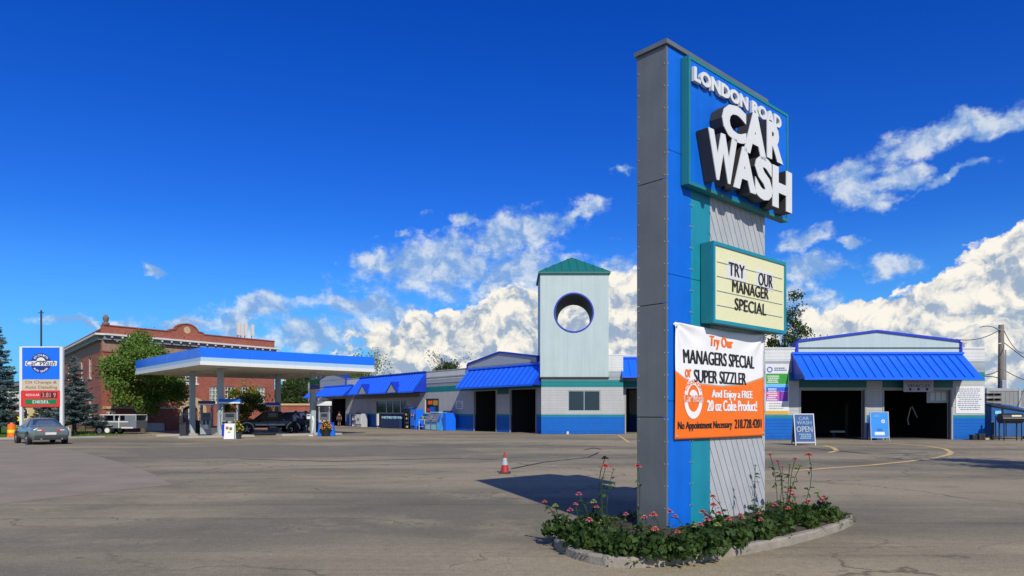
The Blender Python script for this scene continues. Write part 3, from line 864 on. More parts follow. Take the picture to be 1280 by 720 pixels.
# oversize vehicles sign hanging from the awning
sg = thing('vehicle_notice_sign', 'grey notice sign with vehicle lettering and three arrows hanging under the awning edge', 'sign', FR.pt(FR.T(1147.5), HD(489.5, 44.2), .6))
s0, s1 = FR.T(1129.5, .6), FR.T(1167, .6); sz = lambda y: HD(y, 44.2)
MB().fbox(FR, s0, s1, sz(489.8), sz(473.5), .57, .60).build('sign_board', mat('pale_grey_sign', (.36, .36, .40), .6), sg, bevel=.01)
letters(MB(), FR, 'OVERSIZED', s0 + .12, s1 - .12, sz(479), sz(475), .606, bold=.02).build('sign_lettering', mat('faded_brown_print', (.22, .15, .10), .6), sg, fix=False)
letters(MB(), FR, 'VEHICLES', s0 + .22, s1 - .22, sz(484), sz(480.2), .606, bold=.02).build('sign_lettering', M_blackink, sg, fix=False)
for i in range(3):
    c = s0 + (s1 - s0) * (.22 + .28 * i); hh = sz(486.8)
    MB().fprism(FR, [(c - .12, hh + .03), (c, hh - .09), (c + .12, hh + .03), (c + .05, hh + .03), (c + .05, hh + .1), (c - .05, hh + .1), (c - .05, hh + .03)], .601, .606).build('arrow', M_blackink, sg)
for t in (s0 + .1, s1 - .1): MB().tube([FR.pt(t, sz(473.5), .585), FR.pt(t, 3.95, .585)], .012, 6).build('hanger', M_steel, sg)
# terms board on the right pier
tb = thing('terms_board', 'white board with rows of fine print on the right-hand pier', 'sign', FR.pt(FR.T(1212), HD(517, 44.8), .03))
q0, q1 = FR.T(1194.5), FR.T(1230)
MB().fbox(FR, q0, q1, HD(516.8, 44.8), HD(483, 44.8), .003, .03).build('board', M_white, tb)
scribble(FR, q0 + .1, q1 - .15, HD(513, 44.8), HD(485, 44.8), 11, .034, mat('print_bluegrey', (.10, .13, .26), .6), tb, 9, fill=.36)
# things stored inside the bays
hz = thing('hose_boom', 'pale bent hose boom hanging in the dark second bay', 'hose', (XD(1139, 49), 49, 0))
for pp in ([(1136, 531), (1134.5, 524), (1138.5, 509)], [(1140, 508), (1143, 514), (1146.5, 522)]):
    MB().tube([(XD(x, 49), 49, HD(y, 49)) for x, y in pp], .045, 6).build('hose', M_white, hz)
MB().tube([(XD(1139, 49), 49, HD(509, 49)), (XD(1139, 49), 49, 4.9)], .03, 6).build('bracket', M_dark, hz)
eq = thing('car_lift', 'low pale car lift lying on the floor of the dark first bay', 'lift', (XD(1045, 48), 48, 0))
MB().box((XD(1046, 48), 48, .42), (1.0, .25, .12)).build('lift_arm', M_steel, eq)
MB().box((XD(1042, 48), 48.1, .2), (.22, .3, .4)).build('lift_post', M_dark, eq)
MB().box((XD(1057, 50), 50, 1.2), (.2, .3, 2.4)).build('tool_column', M_dark, eq)

# sandwich boards
def aboard(name, label, px0, px1, yt, yb, m, fm, extra, lean=.28):
    D = min(G(640, yb).y, 43.9); F = Fr(XD((px0 + px1) / 2, D), D, 1, 0); w = (px1 - px0) / 2 / FPX * D; h = HD(yt, D)
    t = thing(name, label, 'sandwich board', (F.o[0], D, 0), 'sandwich boards in front of the garage bays')
    for s in (1, -1):
        def P(a, b, o=0.0): return (F.o[0] + a, D + s * -(lean * (1 - b / h)) - s * o, b)
        B = MB(); fw = .05
        for a, b, c, d in ((-w, -w + fw, .0, h), (w - fw, w, .0, h), (-w + fw, w - fw, h - fw, h), (-w + fw, w - fw, .14, .14 + fw)):
            B.hull8([P(a, c, .02), P(b, c, .02), P(b, c, -.01), P(a, c, -.01), P(a, d, .02), P(b, d, .02), P(b, d, -.01), P(a, d, -.01)])
        B.build('frame', fm, t)
        a, b, c, d = -w + fw, w - fw, .14 + fw, h - fw
        MB().hull8([P(a, c, .008), P(b, c, .008), P(b, c, -.004), P(a, c, -.004), P(a, d, .008), P(b, d, .008), P(b, d, -.004), P(a, d, -.004)]).build('panel', m, t)
        if s == 1: extra(t, P, w, h)
    return t
class FA(Fr):
    def __init__(s, P): s.P = P
    def pt(s, t, h, out=0.0): return s.P(t, h, out)
def ex1(t, P, w, h):
    F = FA(P); LT = mat('pale_blue_print', (.20, .38, .52), .6)
    for txt, a, b, k in (('CAR', h * .80, h * .90, .5), ('WASH', h * .66, h * .77, .72), ('OPEN', h * .42, h * .60, .78)):
        letters(MB(), F, txt, -w * k, w * k, a, b, .012, bold=.02).build('lettering', LT if txt != 'OPEN' else mat('chalk_grey', (.34, .42, .46), .7), t, fix=False)
    scribble(F, -w * .6, w * .75, h * .2, h * .38, 3, .012, LT, t, 3)
aboard('sandwich_board', 'dark blue sandwich board reading OPEN in front of the left pier', 991.5, 1017, 517, 556.5, mat('navy_chalk_panel', (.015, .065, .22), .6), M_steel, ex1)
def ex2(t, P, w, h):
    F = FA(P)
    mb = MB(); ring(F, w * .38, h * .66, 0, .11, 0, 360, .012, mb); mb.build('round_mark', M_white, t, fix=False)
    mb = MB(); ring(F, w * .38, h * .66, 0, .05, 0, 360, .016, mb); mb.build('round_mark', M_red, t, fix=False)
    scribble(F, -w * .35, w * .35, h * .31, h * .41, 2, .012, M_ink, t, 3)
    mb = MB().hull8([P(-w * .55, h * .18, .012), P(w * .5, h * .18, .012), P(w * .5, h * .18, .009), P(-w * .55, h * .18, .009), P(-w * .55, h * .29, .012), P(w * .5, h * .29, .012), P(w * .5, h * .29, .009), P(-w * .55, h * .29, .009)])
    mb.build('white_label', M_white, t)
    scribble(F, -w * .6, w * .1, h * .82, h * .9, 2, .012, mat('pale_blue_print', (.3, .5, .62), .6), t, 8)
aboard('sandwich_board', 'bright sky blue sandwich board between the two open bays', 1087, 1110.5, 514.5, 548.5, mat('sky_blue_panel', (.015, .24, .72), .5), M_steel, ex2, lean=.14)

# ------------------------------------------------------------------ tower
FT = Fr(0, 56, 1, 0)
cb = thing('car_wash_building', 'long white and blue car wash with square round-holed tower, bays and shop front', 'building', (2.5, 57, 0))
TX0, TX1, TX2 = FT.T(676.5), FT.T(760), FT.T(779)
wl, wr_, wb, wt_ = FT.T(710), FT.T(750.5), HD(514, 56), HD(488, 56)
wall(FT, TX0, TX2, 0, 4.45, [(wl, wr_, wb, wt_)], 'tower_base_wall', cb)
MB().fbox(FT, TX1 - .1, TX2, 4.452, 6.25, -.28, -.03).build('parapet_wall', M_wall, cb)
MB().fbox(FT, TX1 - .1, TX2, 6.25, 6.33, -.32, .0).build('parapet_cap', M_white, cb)
wn = frame(FT, wl, wr_, wb, wt_, .07, -.03, cb, M_steel, 'window_frame', True)
MB().fbox(FT, wl + .06, wr_ - .06, wb + .06, wt_ - .06, -.12, -.09).build('pane', M_glass, wn)
MB().fbox(FT, (wl + wr_) / 2 - .03, (wl + wr_) / 2 + .03, wb + .06, wt_ - .06, -.09, -.05).build('mullion', M_steel, wn)
Fs = Fr(TX2, 56, 0, 1); wall(Fs, .25, 1.5, 0, 4.45, [], 'side_wall', cb)
# shaft with a round tunnel through it
HT = HD(342.5, 56); cx_, cz_, cr = FT.T(717.2), HD(391, 56), 23.5 / FPX * 56
depth = 5.1
def holed(F, t0, t1, h0, h1, ct, ch, r, o0, o1, n=48):
    vs = []; fs = []
    def edge(a):
        c, s = math.cos(a), math.sin(a); k = 1e9
        if c > 1e-6: k = min(k, (t1 - ct) / c)
        if c < -1e-6: k = min(k, (t0 - ct) / c)
        if s > 1e-6: k = min(k, (h1 - ch) / s)
        if s < -1e-6: k = min(k, (h0 - ch) / s)
        return ct + c * k, ch + s * k
    angs = sorted([2 * PI * i / n for i in range(n)] + [math.atan2(b - ch, a - ct) % (2 * PI) for a in (t0, t1) for b in (h0, h1)])
    for a in angs:
        e = edge(a); q = (ct + r * math.cos(a), ch + r * math.sin(a))
        for o in (o1, o0): vs += [F.pt(*q, o), F.pt(*e, o)]
    m_ = len(angs)
    for i in range(m_):
        a = 4 * i; b = 4 * ((i + 1) % m_)
        fs += [(a, a + 1, b + 1, b), (a + 2, b + 2, b + 3, a + 3), (a, b, b + 2, a + 2), (a + 1, a + 3, b + 3, b + 1)]
    return MB().add(vs, fs)
tw = holed(FT, TX0 - .08, TX1 + .03, 4.5, HT, cx_, cz_, cr, -.1, .12).build('tower_front_panel', M_offw, cb)
holed(FT, TX0 - .08, TX1 + .03, 4.5, HT, cx_ + .42, cz_, cr * .93, -depth, -depth + .2).build('tower_back_panel', M_offw, cb)
for t in (TX0 - .08, TX1 + .03 - .2): MB().fbox(FT, t, t + .2, 4.5, HT, -depth + .2, -.1).build('tower_side_panel', M_offw, cb)
tn = MB(); N = 40; vs = []; fs = []
for i in range(N):
    a = 2 * PI * i / N
    for o, sh_, k_ in ((.10, 0, .985), (-depth + .05, .42, .93)): vs += [FT.pt(cx_ + sh_ + (cr * k_) * math.cos(a), cz_ + (cr * k_) * math.sin(a), o), FT.pt(cx_ + sh_ + (cr * k_ + .05) * math.cos(a), cz_ + (cr * k_ + .05) * math.sin(a), o)]
for i in range(N):
    a = 4 * i; b = 4 * ((i + 1) % N); fs += [(a, b, b + 2, a + 2), (a + 1, a + 3, b + 3, b + 1), (a, a + 1, b + 1, b), (a + 2, b + 2, b + 3, a + 3)]
tn.add(vs, fs).build('round_tunnel', mat('tunnel_lining', (.10, .11, .12), .7), cb, smooth=False)
mb = MB(); vs = []; fs = []
for i in range(N):
    a = 2 * PI * i / N
    for r, o in ((cr - .01, .16), (cr + .10, .16), (cr + .10, .12), (cr - .01, .12)): vs.append(FT.pt(cx_ + r * math.cos(a), cz_ + r * math.sin(a), o))
for i in range(N):
    a = 4 * i; b = 4 * ((i + 1) % N); fs += [(a + k, b + k, b + (k + 1) % 4, a + (k + 1) % 4) for k in range(4)]
mb.add(vs, fs).build('round_trim', M_bluedk, cb)
for k in range(1, 5):
    t = TX0 - .08 + (TX1 - TX0 + .11) * k / 5
    if abs(t - cx_) > cr: MB().fbox(FT, t - .008, t + .008, 4.55, HT - .02, .12, .130).build('panel_joint', M_lgrey, cb)
    else:
        hh = math.sqrt(max(0, (cr + .1) ** 2 - (t - cx_) ** 2))
        MB().fbox(FT, t - .008, t + .008, 4.55, cz_ - hh, .12, .130).build('panel_joint', M_lgrey, cb)
        MB().fbox(FT, t - .008, t + .008, cz_ + hh, HT - .02, .12, .130).build('panel_joint', M_lgrey, cb)
MB().fbox(FT, TX0 - .1, TX1 + .05, HD(374, 56) - 1.0, HD(374, 56) - .98, .119, .126)  # spare
MB().fbox(FT, TX0 - .12, TX1 + .07, 4.44, 4.53, -.2, .16).build('tower_skirt', M_letside, cb)
# hipped teal roof in standing seam
rf0, rf1 = TX0 - .22, TX1 + .17; rc = (rf0 + rf1) / 2; AP = HD(322, 58.5)
M_troof = mat('teal_standing_seam', (.012, .15, .13), .45, var=.1)
roof = MB().fbox(FT, rf0, rf1, HT, HT + .14, -depth - .2, .3).build('tower_roof', M_troof, cb)
cy = 56 + (depth - .1) / 2
C4 = [FT.pt(rf0, HT + .14, .3), FT.pt(rf1, HT + .14, .3), FT.pt(rf1, HT + .14, -depth - .2), FT.pt(rf0, HT + .14, -depth - .2)]
ap = (rc, cy, AP)
for i in range(4):
    a, b = Vector(C4[i]), Vector(C4[(i + 1) % 4]); n = 9
    mid = (a + b) / 2; up = (Vector(ap) - mid); nrm = (b - a).cross(up).normalized()
    for k in range(n):
        u0, u1 = k / n, (k + 1) / n
        def at(u, v):   # v: 0 at the eave; strips run straight up the slope and are cut by the hips
            return a.lerp(b, u) + up * v
        vm = lambda u: 1 - abs(2 * u - 1)
        pts = [at(u0, 0), at(u1, 0), at(u1, vm(u1)), at(u0, vm(u0))]
        if u0 < .5 < u1: pts.insert(3, at(.5, 1))
        pp = [p for j, p in enumerate(pts) if (p - pts[j - 1]).length > .001]
        if len(pp) < 3: continue
        m_ = len(pp); mb = MB(); mb.add([p + nrm * .02 for p in pp] + [p - nrm * .03 for p in pp], [tuple(range(m_)), tuple(range(2 * m_ - 1, m_ - 1, -1))] + [(j, j + m_, (j + 1) % m_ + m_, (j + 1) % m_) for j in range(m_)])
        mb.build('roof_panel', M_troof, roof)
        if k: MB().tube([at(u0, 0) + nrm * .03, at(u0, vm(u0)) + nrm * .03], .03, 4).build('roof_seam', M_troof, roof)

# bays right of the tower, mostly behind the pylon
FM = Fr(0, 57.2, 1, 0)
mh = 6.3
mo = [(FM.T(781), FM.T(834), -1, HD(484, 57.2)), (FM.T(840), 14.2, -1, HD(484, 57.2))]
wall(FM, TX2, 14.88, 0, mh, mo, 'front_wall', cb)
for o in mo: frame(FM, o[0], o[1], .004, o[3], .1, .02, cb, d=.1)
awning(FM, FM.T(772, .0) + .12, 14.8, HD(448, 57.2), HD(470.5, 55.6), 1.6, cb, 9)
MB().fbox(FM, TX2, 14.88, mh, mh + .08, -.3, .04).build('parapet_cap', M_white, cb)

# ------------------------------------------------------------------ left run of bays and shop
FS = Fr(2.4, 57.0, .603, -.797)
def sT(px, out=0): return FS.T(px, out)
def sH(px, py, out=0): return FS.at(px, py, out)[1]
PH = 5.78
o1_ = (sT(592), sT(620.5), -1, 3.72); o2_ = (sT(637), sT(670.5), -1, 3.72)
win = (sT(531), sT(548.5), 1.62, 3.12)
shopw = (sT(470), sT(508), 1.60, 3.05)
far_o = (sT(413), sT(432.5), -1, 3.5)
tL = sT(385)
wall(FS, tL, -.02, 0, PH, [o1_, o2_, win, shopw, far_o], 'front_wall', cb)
MB().fbox(FS, tL - .03, -.02, PH, PH + .08, -.3, .04).build('parapet_cap', mat('grey_coping', (.36, .40, .42), .5), cb)
MB().fbox(FS, sT(527), sT(582), 5.18, 5.26, .0, .05).build('siding_ledge', MATS['grey_coping'], cb)
MB().fbox(FS, sT(527), sT(582), 4.62, 4.68, .0, .035).build('siding_ledge', MATS['grey_coping'], cb)
BD = 11.0
# side, back, roof
Fl = Fr(FS.pt(tL, 0, -BD)[0], FS.pt(tL, 0, -BD)[1], *[-c for c in (-FS.n[0], -FS.n[1])]); wall(Fl, 0, BD - .25, 0, 5.4, [], 'side_wall', cb)
Fbk = Fr(FS.pt(1.5, 0, -BD)[0], FS.pt(1.5, 0, -BD)[1], -FS.u[0], -FS.u[1]); wall(Fbk, 0, 1.5 - tL, 0, 5.4, [], 'back_wall', cb)
rp = [FS.pt(tL + .1, 5.2, -.3), FS.pt(.6, 5.2, -.3), FS.pt(1.4, 5.2, -BD + .1), FS.pt(tL + .1, 5.2, -BD + .1)]
MB().hull8(rp + [(p[0], p[1], 5.35) for p in rp]).build('roof', M_roof, cb)
rp = [(3.0, 57.9, 5.2), (14.8, 57.9, 5.2), (14.8, 67, 5.2), (9.5, 66.5, 5.2)]
MB().hull8([(p[0], p[1], 5.25 - .0) for p in rp] + [(p[0], p[1], 5.4) for p in rp]).build('roof', M_roof, cb)
MB().box((11.9, 66.9, 2.7), (6, .25, 5.4)).build('back_wall', M_wall, cb)
MB().box((14.76, 61.98, 2.7), (.25, 9.5, 5.4)).build('side_wall', M_wall, cb)
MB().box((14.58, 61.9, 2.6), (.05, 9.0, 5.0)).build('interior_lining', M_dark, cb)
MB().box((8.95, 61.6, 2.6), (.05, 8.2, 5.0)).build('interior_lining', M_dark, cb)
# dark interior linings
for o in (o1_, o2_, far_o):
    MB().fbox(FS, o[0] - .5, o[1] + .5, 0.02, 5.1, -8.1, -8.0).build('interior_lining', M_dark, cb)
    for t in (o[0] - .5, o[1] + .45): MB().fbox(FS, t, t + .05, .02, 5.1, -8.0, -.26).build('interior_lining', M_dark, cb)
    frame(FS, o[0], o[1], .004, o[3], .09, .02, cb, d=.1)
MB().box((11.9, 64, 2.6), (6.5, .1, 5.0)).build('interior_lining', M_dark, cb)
for px, lab in ((603, 'left'), (655, 'right')):
    sa = thing('spray_arch', 'dim steel spray arch inside the %s of the two bays beside the tower' % lab, 'spray arch', FS.pt(sT(px), 0, -3), 'spray arches inside the bays')
    for s_ in (-1.25, 1.25): MB().tube([FS.pt(sT(px) + s_, 0, -3), FS.pt(sT(px) + s_, 3.2, -3)], .06, 6).build('upright', M_steel, sa)
    MB().tube([FS.pt(sT(px) - 1.25, 3.2, -3), FS.pt(sT(px) + 1.25, 3.2, -3)], .06, 6).build('crossbar', M_steel, sa)
    for k in range(3): MB().lathe(FS.pt(sT(px) + 1.0, .5 + k * .8, -2.9), [(.09, 0), (.16, .1), (.16, .4), (.09, .5)], 8).build('nozzle_cluster', M_bluedk, sa)
MB().fbox(FS, sT(622), sT(636), 3.3, 3.74, .003, .03).build('lintel_panel', MATS['dark_teal_lintel'], cb)
# windows
frw = frame(FS, win[0], win[1], win[2], win[3], .07, -.03, cb, M_white, 'window_frame', True)
MB().fbox(FS, win[0] + .06, win[1] - .06, win[2] + .06, win[3] - .06, -.13, -.1).build('pane', M_glass, frw)
for i, (c, a, b, h0, h1) in enumerate(((M_orange, .15, .5, .9, 1.3), (mat('poster_gold', (.5, .3, .05), .6), .55, .9, .8, 1.35), (M_blue, .3, .7, .15, .65), (M_red, .1, .3, .2, .5), (M_black, .7, 1.0, .1, .7))):
    W2 = win[1] - win[0]
    MB().fbox(FS, win[0] + .08 + a * (W2 - .16), win[0] + .06 + b * (W2 - .16), win[2] + h0, win[2] + min(h1, 1.38), -.10, -.095).build('window_poster', c, frw)
frw = frame(FS, shopw[0], shopw[1], shopw[2], shopw[3], .08, -.03, cb, M_steel, 'window_frame', True)
MB().fbox(FS, shopw[0] + .06, shopw[1] - .06, shopw[2] + .06, shopw[3] - .06, -.13, -.1).build('pane', M_glass, frw)
for px in (482.5, 490.5, 500): MB().fbox(FS, sT(px) - .05, sT(px) + .05, shopw[2] + .06, shopw[3] - .06, -.1, -.04).build('mullion', M_white, frw)
MB().fbox(FS, sT(440.5), sT(524.5), 3.30, 3.70, .004, .03).build('fascia_strip', mat('taupe_fascia', (.17, .16, .13), .6), cb)
MB().fbox(FS, sT(470), sT(508), .3, 1.5, .004, .03).build('stall_riser', mat('navy_riser', (.01, .03, .10), .6), cb)
# blue downpipe and small notice
nb_ = thing('wall_notice', 'small square white notice on the wall left of the bays', 'sign', FS.pt(sT(574.5), sH(574, 511), .03))
a0, a1 = sT(570), sT(579); MB().fbox(FS, a0, a1, sH(574, 511.5), sH(574, 501), .003, .03).build('board', M_white, nb_)
scribble(FS, a0 + .12, a1 - .12, sH(574, 510), sH(574, 502.5), 4, .035, M_blackink, nb_, 2, fill=.45)
# awnings and gables
aw1 = awning(FS, sT(577.5, .8), sT(673.5, .8), 5.62, 3.92, 1.5, cb, 15)
gp = [FS.at(585.5, 461), FS.at(585.5, 455.5), FS.at(625, 441), FS.at(672, 446), FS.at(672, 452)]
gp[1] = (gp[1][0], 6.15); gp[3] = (gp[3][0], 6.2)
gable(FS, [(gp[0][0], 5.7)] + gp[1:4] + [(gp[4][0], 5.7)], cb, m=mat('grey_blue_panel', (.33, .38, .42), .5, var=.08, streak=.06))
aw2 = awning(FS, sT(443, .8), sT(524.5, .8), 5.78, 3.80, 1.6, cb, 26, capm=M_bluedk)
for px in (453, 489.5):
    t = sT(px, 1.65); g2 = MB().fprism(FS, [(t - 1.1, 3.80), (t + 1.1, 3.80), (t, 4.75)], .6, 1.66).build('dormer', mat('dormer_grey', (.36, .40, .42), .5), aw2)
    for s in (-1, 1):
        poly = [(t, 4.75), (t, 4.93), (t + s * 1.32, 3.80), (t + s * 1.1, 3.80)]
        if s == 1: poly = poly[::-1]
        MB().fprism(FS, poly, .55, 1.70).build('dormer_trim', M_bluedk, g2)
aw3 = awning(FS, sT(400, .7), sT(435.5, .7), 5.0, 3.75, 1.4, cb, 12)
gp = [FS.at(400, 482), FS.at(400, 477.5), FS.at(413.5, 470), FS.at(433, 476), FS.at(433, 482)]
gable(FS, [(gp[0][0], 5.0), (gp[0][0], 6.1), (gp[2][0], 6.85), (gp[3][0], 6.1), (gp[3][0], 5.0)], cb, m=MATS['grey_blue_panel'])
awning(FS, sT(384, .7), sT(394, .7), 4.6, 3.7, 1.2, cb, 5)
# shelf light box over the far bay
MB().fbox(FS, sT(400), sT(412), 3.25, 3.6, .02, .3).build('light_box', M_white, cb)

# ------------------------------------------------------------------ brick building far left
def brick_mat():
    global TREE
    m = bpy.data.materials.new('red_brick'); m.use_nodes = True; TREE = nt = m.node_tree
    b = nt.nodes['Principled BSDF']; b.inputs['Roughness'].default_value = .85
    t = nt.nodes.new('ShaderNodeTexCoord'); P = t.outputs['Object']
    sp = nt.nodes.new('ShaderNodeSeparateXYZ'); nt.links.new(P, sp.inputs[0])
    q = combine(E(sp.outputs[0]) + E(sp.outputs[1]), E(sp.outputs[2]), 0.0)
    br = nt.nodes.new('ShaderNodeTexBrick'); nt.links.new(q, br.inputs['Vector'])
    br.inputs['Scale'].default_value = 1.0; br.inputs['Brick Width'].default_value = .30; br.inputs['Row Height'].default_value = .09
    br.inputs['Mortar Size'].default_value = .008
    br.inputs['Color1'].default_value = (.36, .09, .052, 1); br.inputs['Color2'].default_value = (.25, .060, .038, 1); br.inputs['Mortar'].default_value = (.22, .14, .10, 1)
    n = noise(P, .6, 6, .7)
    v = nt.nodes.new('ShaderNodeVectorMath'); v.operation = 'SCALE'; nt.links.new(br.outputs['Color'], v.inputs[0]); nt.links.new(((n - .5) * .8 + 1.0).s, v.inputs['Scale'])
    nt.links.new(v.outputs[0], b.inputs['Base Color'])
    return m
M_brick = brick_mat()
M_tan = mat('tan_stone', (.50, .36, .20), .8, var=.2, scale=3)
M_frieze = mat('mottled_tan_brick', (.30, .19, .13), .85, var=.35, scale=4)
M_tile = mat('terracotta_coping', (.26, .06, .035), .7, var=.25, scale=3)
M_corn = mat('cream_cornice', (.62, .60, .55), .6, var=.06)
bk = Vector((XD(128, 62), 62, 0))
FBr = Fr(bk.x, bk.y, 9.95, 14.0)
FBl = Fr(XD(80, 81.6), 81.6, bk.x - XD(80, 81.6), 62 - 81.6)
BL = FBr.T(343); LL = math.hypot(bk.x - XD(80, 81.6), 81.6 - 62)
BH_ = 9.35; CH = 8.5
bb = thing('brick_building', 'long red brick building with white cornice and tiled parapet behind the fuel canopy', 'building', (bk.x, bk.y, 0))
bwins = []
def bwin(pxl, pxr, yt, yb):
    a, b = FBr.T(pxl), FBr.T(pxr); m_ = (pxl + pxr) / 2
    return (a, b, FBr.at(m_, yb)[1], FBr.at(m_, yt)[1])
W1 = [bwin(136, 148, 449, 480), bwin(155, 166, 450, 481), bwin(173, 184, 452, 482), bwin(192, 202, 453, 483)]
W1 += [bwin(226, 247, 467, 479)]
W1 += [bwin(262, 274, 483, 503), bwin(281, 294, 483, 503), bwin(300, 311, 483, 503), bwin(319, 331, 484, 504)]
W1 += [bwin(133, 145, 513, 524)]
gar = bwin(178, 207, 529, 545); gar = (gar[0], gar[1], -1, gar[3])
ent = bwin(228, 247, 507, 545); ent = (ent[0], ent[1], -1, ent[3])
W1 = [w for w in W1]
wall(FBr, 0, BL, 0, CH, W1 + [gar, ent], 'front_wall', bb, M_brick, .3)
wall(FBl, 0, LL - .3, 0, CH, [(LL * k, LL * k + 1.6, a, a + 2.0) for k in (.12, .3, .5, .7) for a in (1.3, 5.0)], 'side_wall', bb, M_brick, .3)
e1 = FBr.pt(BL, 0); e2 = FBl.pt(0, 0)
Fe = Fr(e1[0], e1[1], -FBr.n[0], -FBr.n[1]); wall(Fe, .3, 17, 0, CH, [], 'end_wall', bb, M_brick, .3)
MB().hull8([FBr.pt(.3, 8.0, -.35), FBr.pt(BL - .2, 8.0, -.35), FBr.pt(BL - .2, 8.0, -17), (e2[0] + .5, e2[1] + .3, 8.0)] +
           [FBr.pt(.3, 8.3, -.35), FBr.pt(BL - .2, 8.3, -.35), FBr.pt(BL - .2, 8.3, -17), (e2[0] + .5, e2[1] + .3, 8.3)]).build('roof', M_roof, bb)
def winfill(F, w, nx, ny, m=M_glass, blind=.0):
    f = frame(F, w[0], w[1], w[2], w[3], .10, -.08, bb, M_corn, 'window_frame', True)
    mb = MB().fbox(F, w[0] + .09, w[1] - .09, w[2] + .09, w[3] - .09, -.2, -.17); mb.build('pane', m, f)
    for i in range(1, nx):
        t = w[0] + (w[1] - w[0]) * i / nx; MB().fbox(F, t - .035, t + .035, w[2] + .1, w[3] - .1, -.17, -.1).build('mullion', M_corn, f)
    for i in range(1, ny):
        h = w[2] + (w[3] - w[2]) * i / ny; MB().fbox(F, w[0] + .1, w[1] - .1, h - .035, h + .035, -.168, -.11).build('transom', M_corn, f)
    MB().fbox(F, w[0] - .1, w[1] + .1, w[2] - .16, w[2] - .002, -.1, .08).build('sill', M_corn, f)
M_pale = mat('pale_green_glass', (.16, .24, .20), .2, var=.2)
for i, w in enumerate(W1): winfill(FBr, w, 3, 4 if i > 4 else 3, M_pale if i in (0, 3, 5, 8) else M_glass)
for k in (.12, .3, .5, .7):
    for a in (1.3, 5.0): winfill(FBl, (LL * k, LL * k + 1.6, a, a + 2.0), 2, 3)
MB().fbox(FBr, gar[0] + .02, gar[1] - .02, 0, gar[3] - .02, -.25, -.12).build('garage_door', M_corn, bb)
# entrance: tan stone surround with round head
em = (ent[0] + ent[1]) / 2; ew_ = (ent[1] - ent[0]) / 2; sh = ent[3]; 
sr = (FBr.at(258, 520)[0] - FBr.at(224, 520)[0]) / 2; sm_ = FBr.at(241, 520)[0]
mb = MB(); N = 18; hh0 = sh - .5
vs = []; fs = []
pts_o = [(sm_ - sr, 0)] + [(sm_ - sr * math.cos(PI * i / N), hh0 + sr * .95 * math.sin(PI * i / N)) for i in range(N + 1)] + [(sm_ + sr, 0)]
pts_i = [(em - ew_, 0)] + [(em - ew_ * math.cos(PI * i / N), hh0 + ew_ * math.sin(PI * i / N) * .62) for i in range(N + 1)] + [(em + ew_, 0)]
for (a, b), (c, d) in zip(pts_o, pts_i):
    for t, h, o in ((a, b, .06), (c, d, .06), (c, d, .002), (a, b, .002)): vs.append(FBr.pt(t, h, o))
for i in range(len(pts_o) - 1):
    for k in range(4): fs.append((4 * i + k, 4 * i + (k + 1) % 4, 4 * i + 4 + (k + 1) % 4, 4 * i + 4 + k))
mb.add(vs, fs).build('stone_surround', M_tan, bb)
MB().fbox(FBr, ent[0], ent[1], 0, ent[3], -.29, -.25).build('entrance_door', mat('dark_door', (.03, .04, .045), .4), bb)
MB().fbox(FBr, em - .05, em + .05, 0, ent[3] - .3, -.248, -.2).build('door_mullion', M_corn, bb)
# belts, frieze, cornice, parapet
def belt(F, a, b, h0, h1, o, m, name): return MB().fbox(F, a, b, h0, h1, .003, o).build(name, m, bb)
t_e = sm_ - sr
belt(FBr, .02, t_e, FBr.at(140, 511)[1], FBr.at(140, 508)[1], .09, M_tan, 'stone_belt')
belt(FBr, .01, BL, CH - 1.35, CH - .42, .02, M_frieze, 'frieze_band')
belt(FBr, .01, BL, CH - 1.45, CH - 1.36, .07, M_brick, 'brick_belt')
belt(FBl, 0, LL, CH - 1.35, CH - .42, .02, M_frieze, 'frieze_band')
for F, a, b in ((FBr, -.0, BL), (FBl, 0, LL + .0)):
    MB().fbox(F, a - (.55 if F is FBl else 0), b + .4, CH - .02, CH + .14, -.3, .62).build('cornice_shelf', M_corn, bb)
    MB().fbox(F, a, b, CH - .4, CH - .021, -.02, .34).build('cornice_soffit', mat('grey_soffit', (.22, .24, .25), .6), bb)
t = .5
while t < BL:
    MB().fbox(FBr, t, t + .14, CH - .2, CH - .022, .345, .56).build('bracket', M_corn, bb); t += .9
gc = FBr.T(233.5)
par = [(0, CH + .141), (BL, CH + .141), (BL, BH_ + .0), (gc + 1.75, BH_), (gc + 1.6, BH_ + .18), (gc + 1.15, BH_ + .2), (gc + .95, BH_ + .55), (gc + .5, BH_ + .8), (gc, BH_ + .88),
       (gc - .5, BH_ + .8), (gc - .95, BH_ + .55), (gc - 1.15, BH_ + .2), (gc - 1.6, BH_ + .18), (gc - 1.75, BH_), (0, BH_)]
MB().fprism(FBr, par, -.35, .02).build('parapet', M_brick, bb)
MB().fbox(FBl, 0, LL - .36, CH + .141, BH_ - .3, -.3, .0).build('parapet', M_brick, bb)
cop = par[2:]
for i in range(len(cop) - 1):
    a, b = Vector(cop[i]), Vector(cop[i + 1]); d = (b - a); L = d.length; d /= L; nn = Vector((d.y, -d.x)); n = max(1, int(L / .55))
    for k in range(n):
        p, q = a + d * (L * k / n), a + d * (L * (k + .93) / n)
        MB().fprism(FBr, [p[:], q[:], (q + nn * .10)[:], (p + nn * .10)[:]], -.42, .09).build('coping_tile', M_tile, bb)
mb = MB(); ring(FBr, gc, BH_ + .32, 0, .34, 0, 360, .05, mb); mb.build('gable_medallion', M_tan, bb, fix=False)
MB().fbox(FBl, 0, LL - .4, BH_ - .299, BH_ - .2, -.36, .06).build('coping_tile', M_tile, bb)
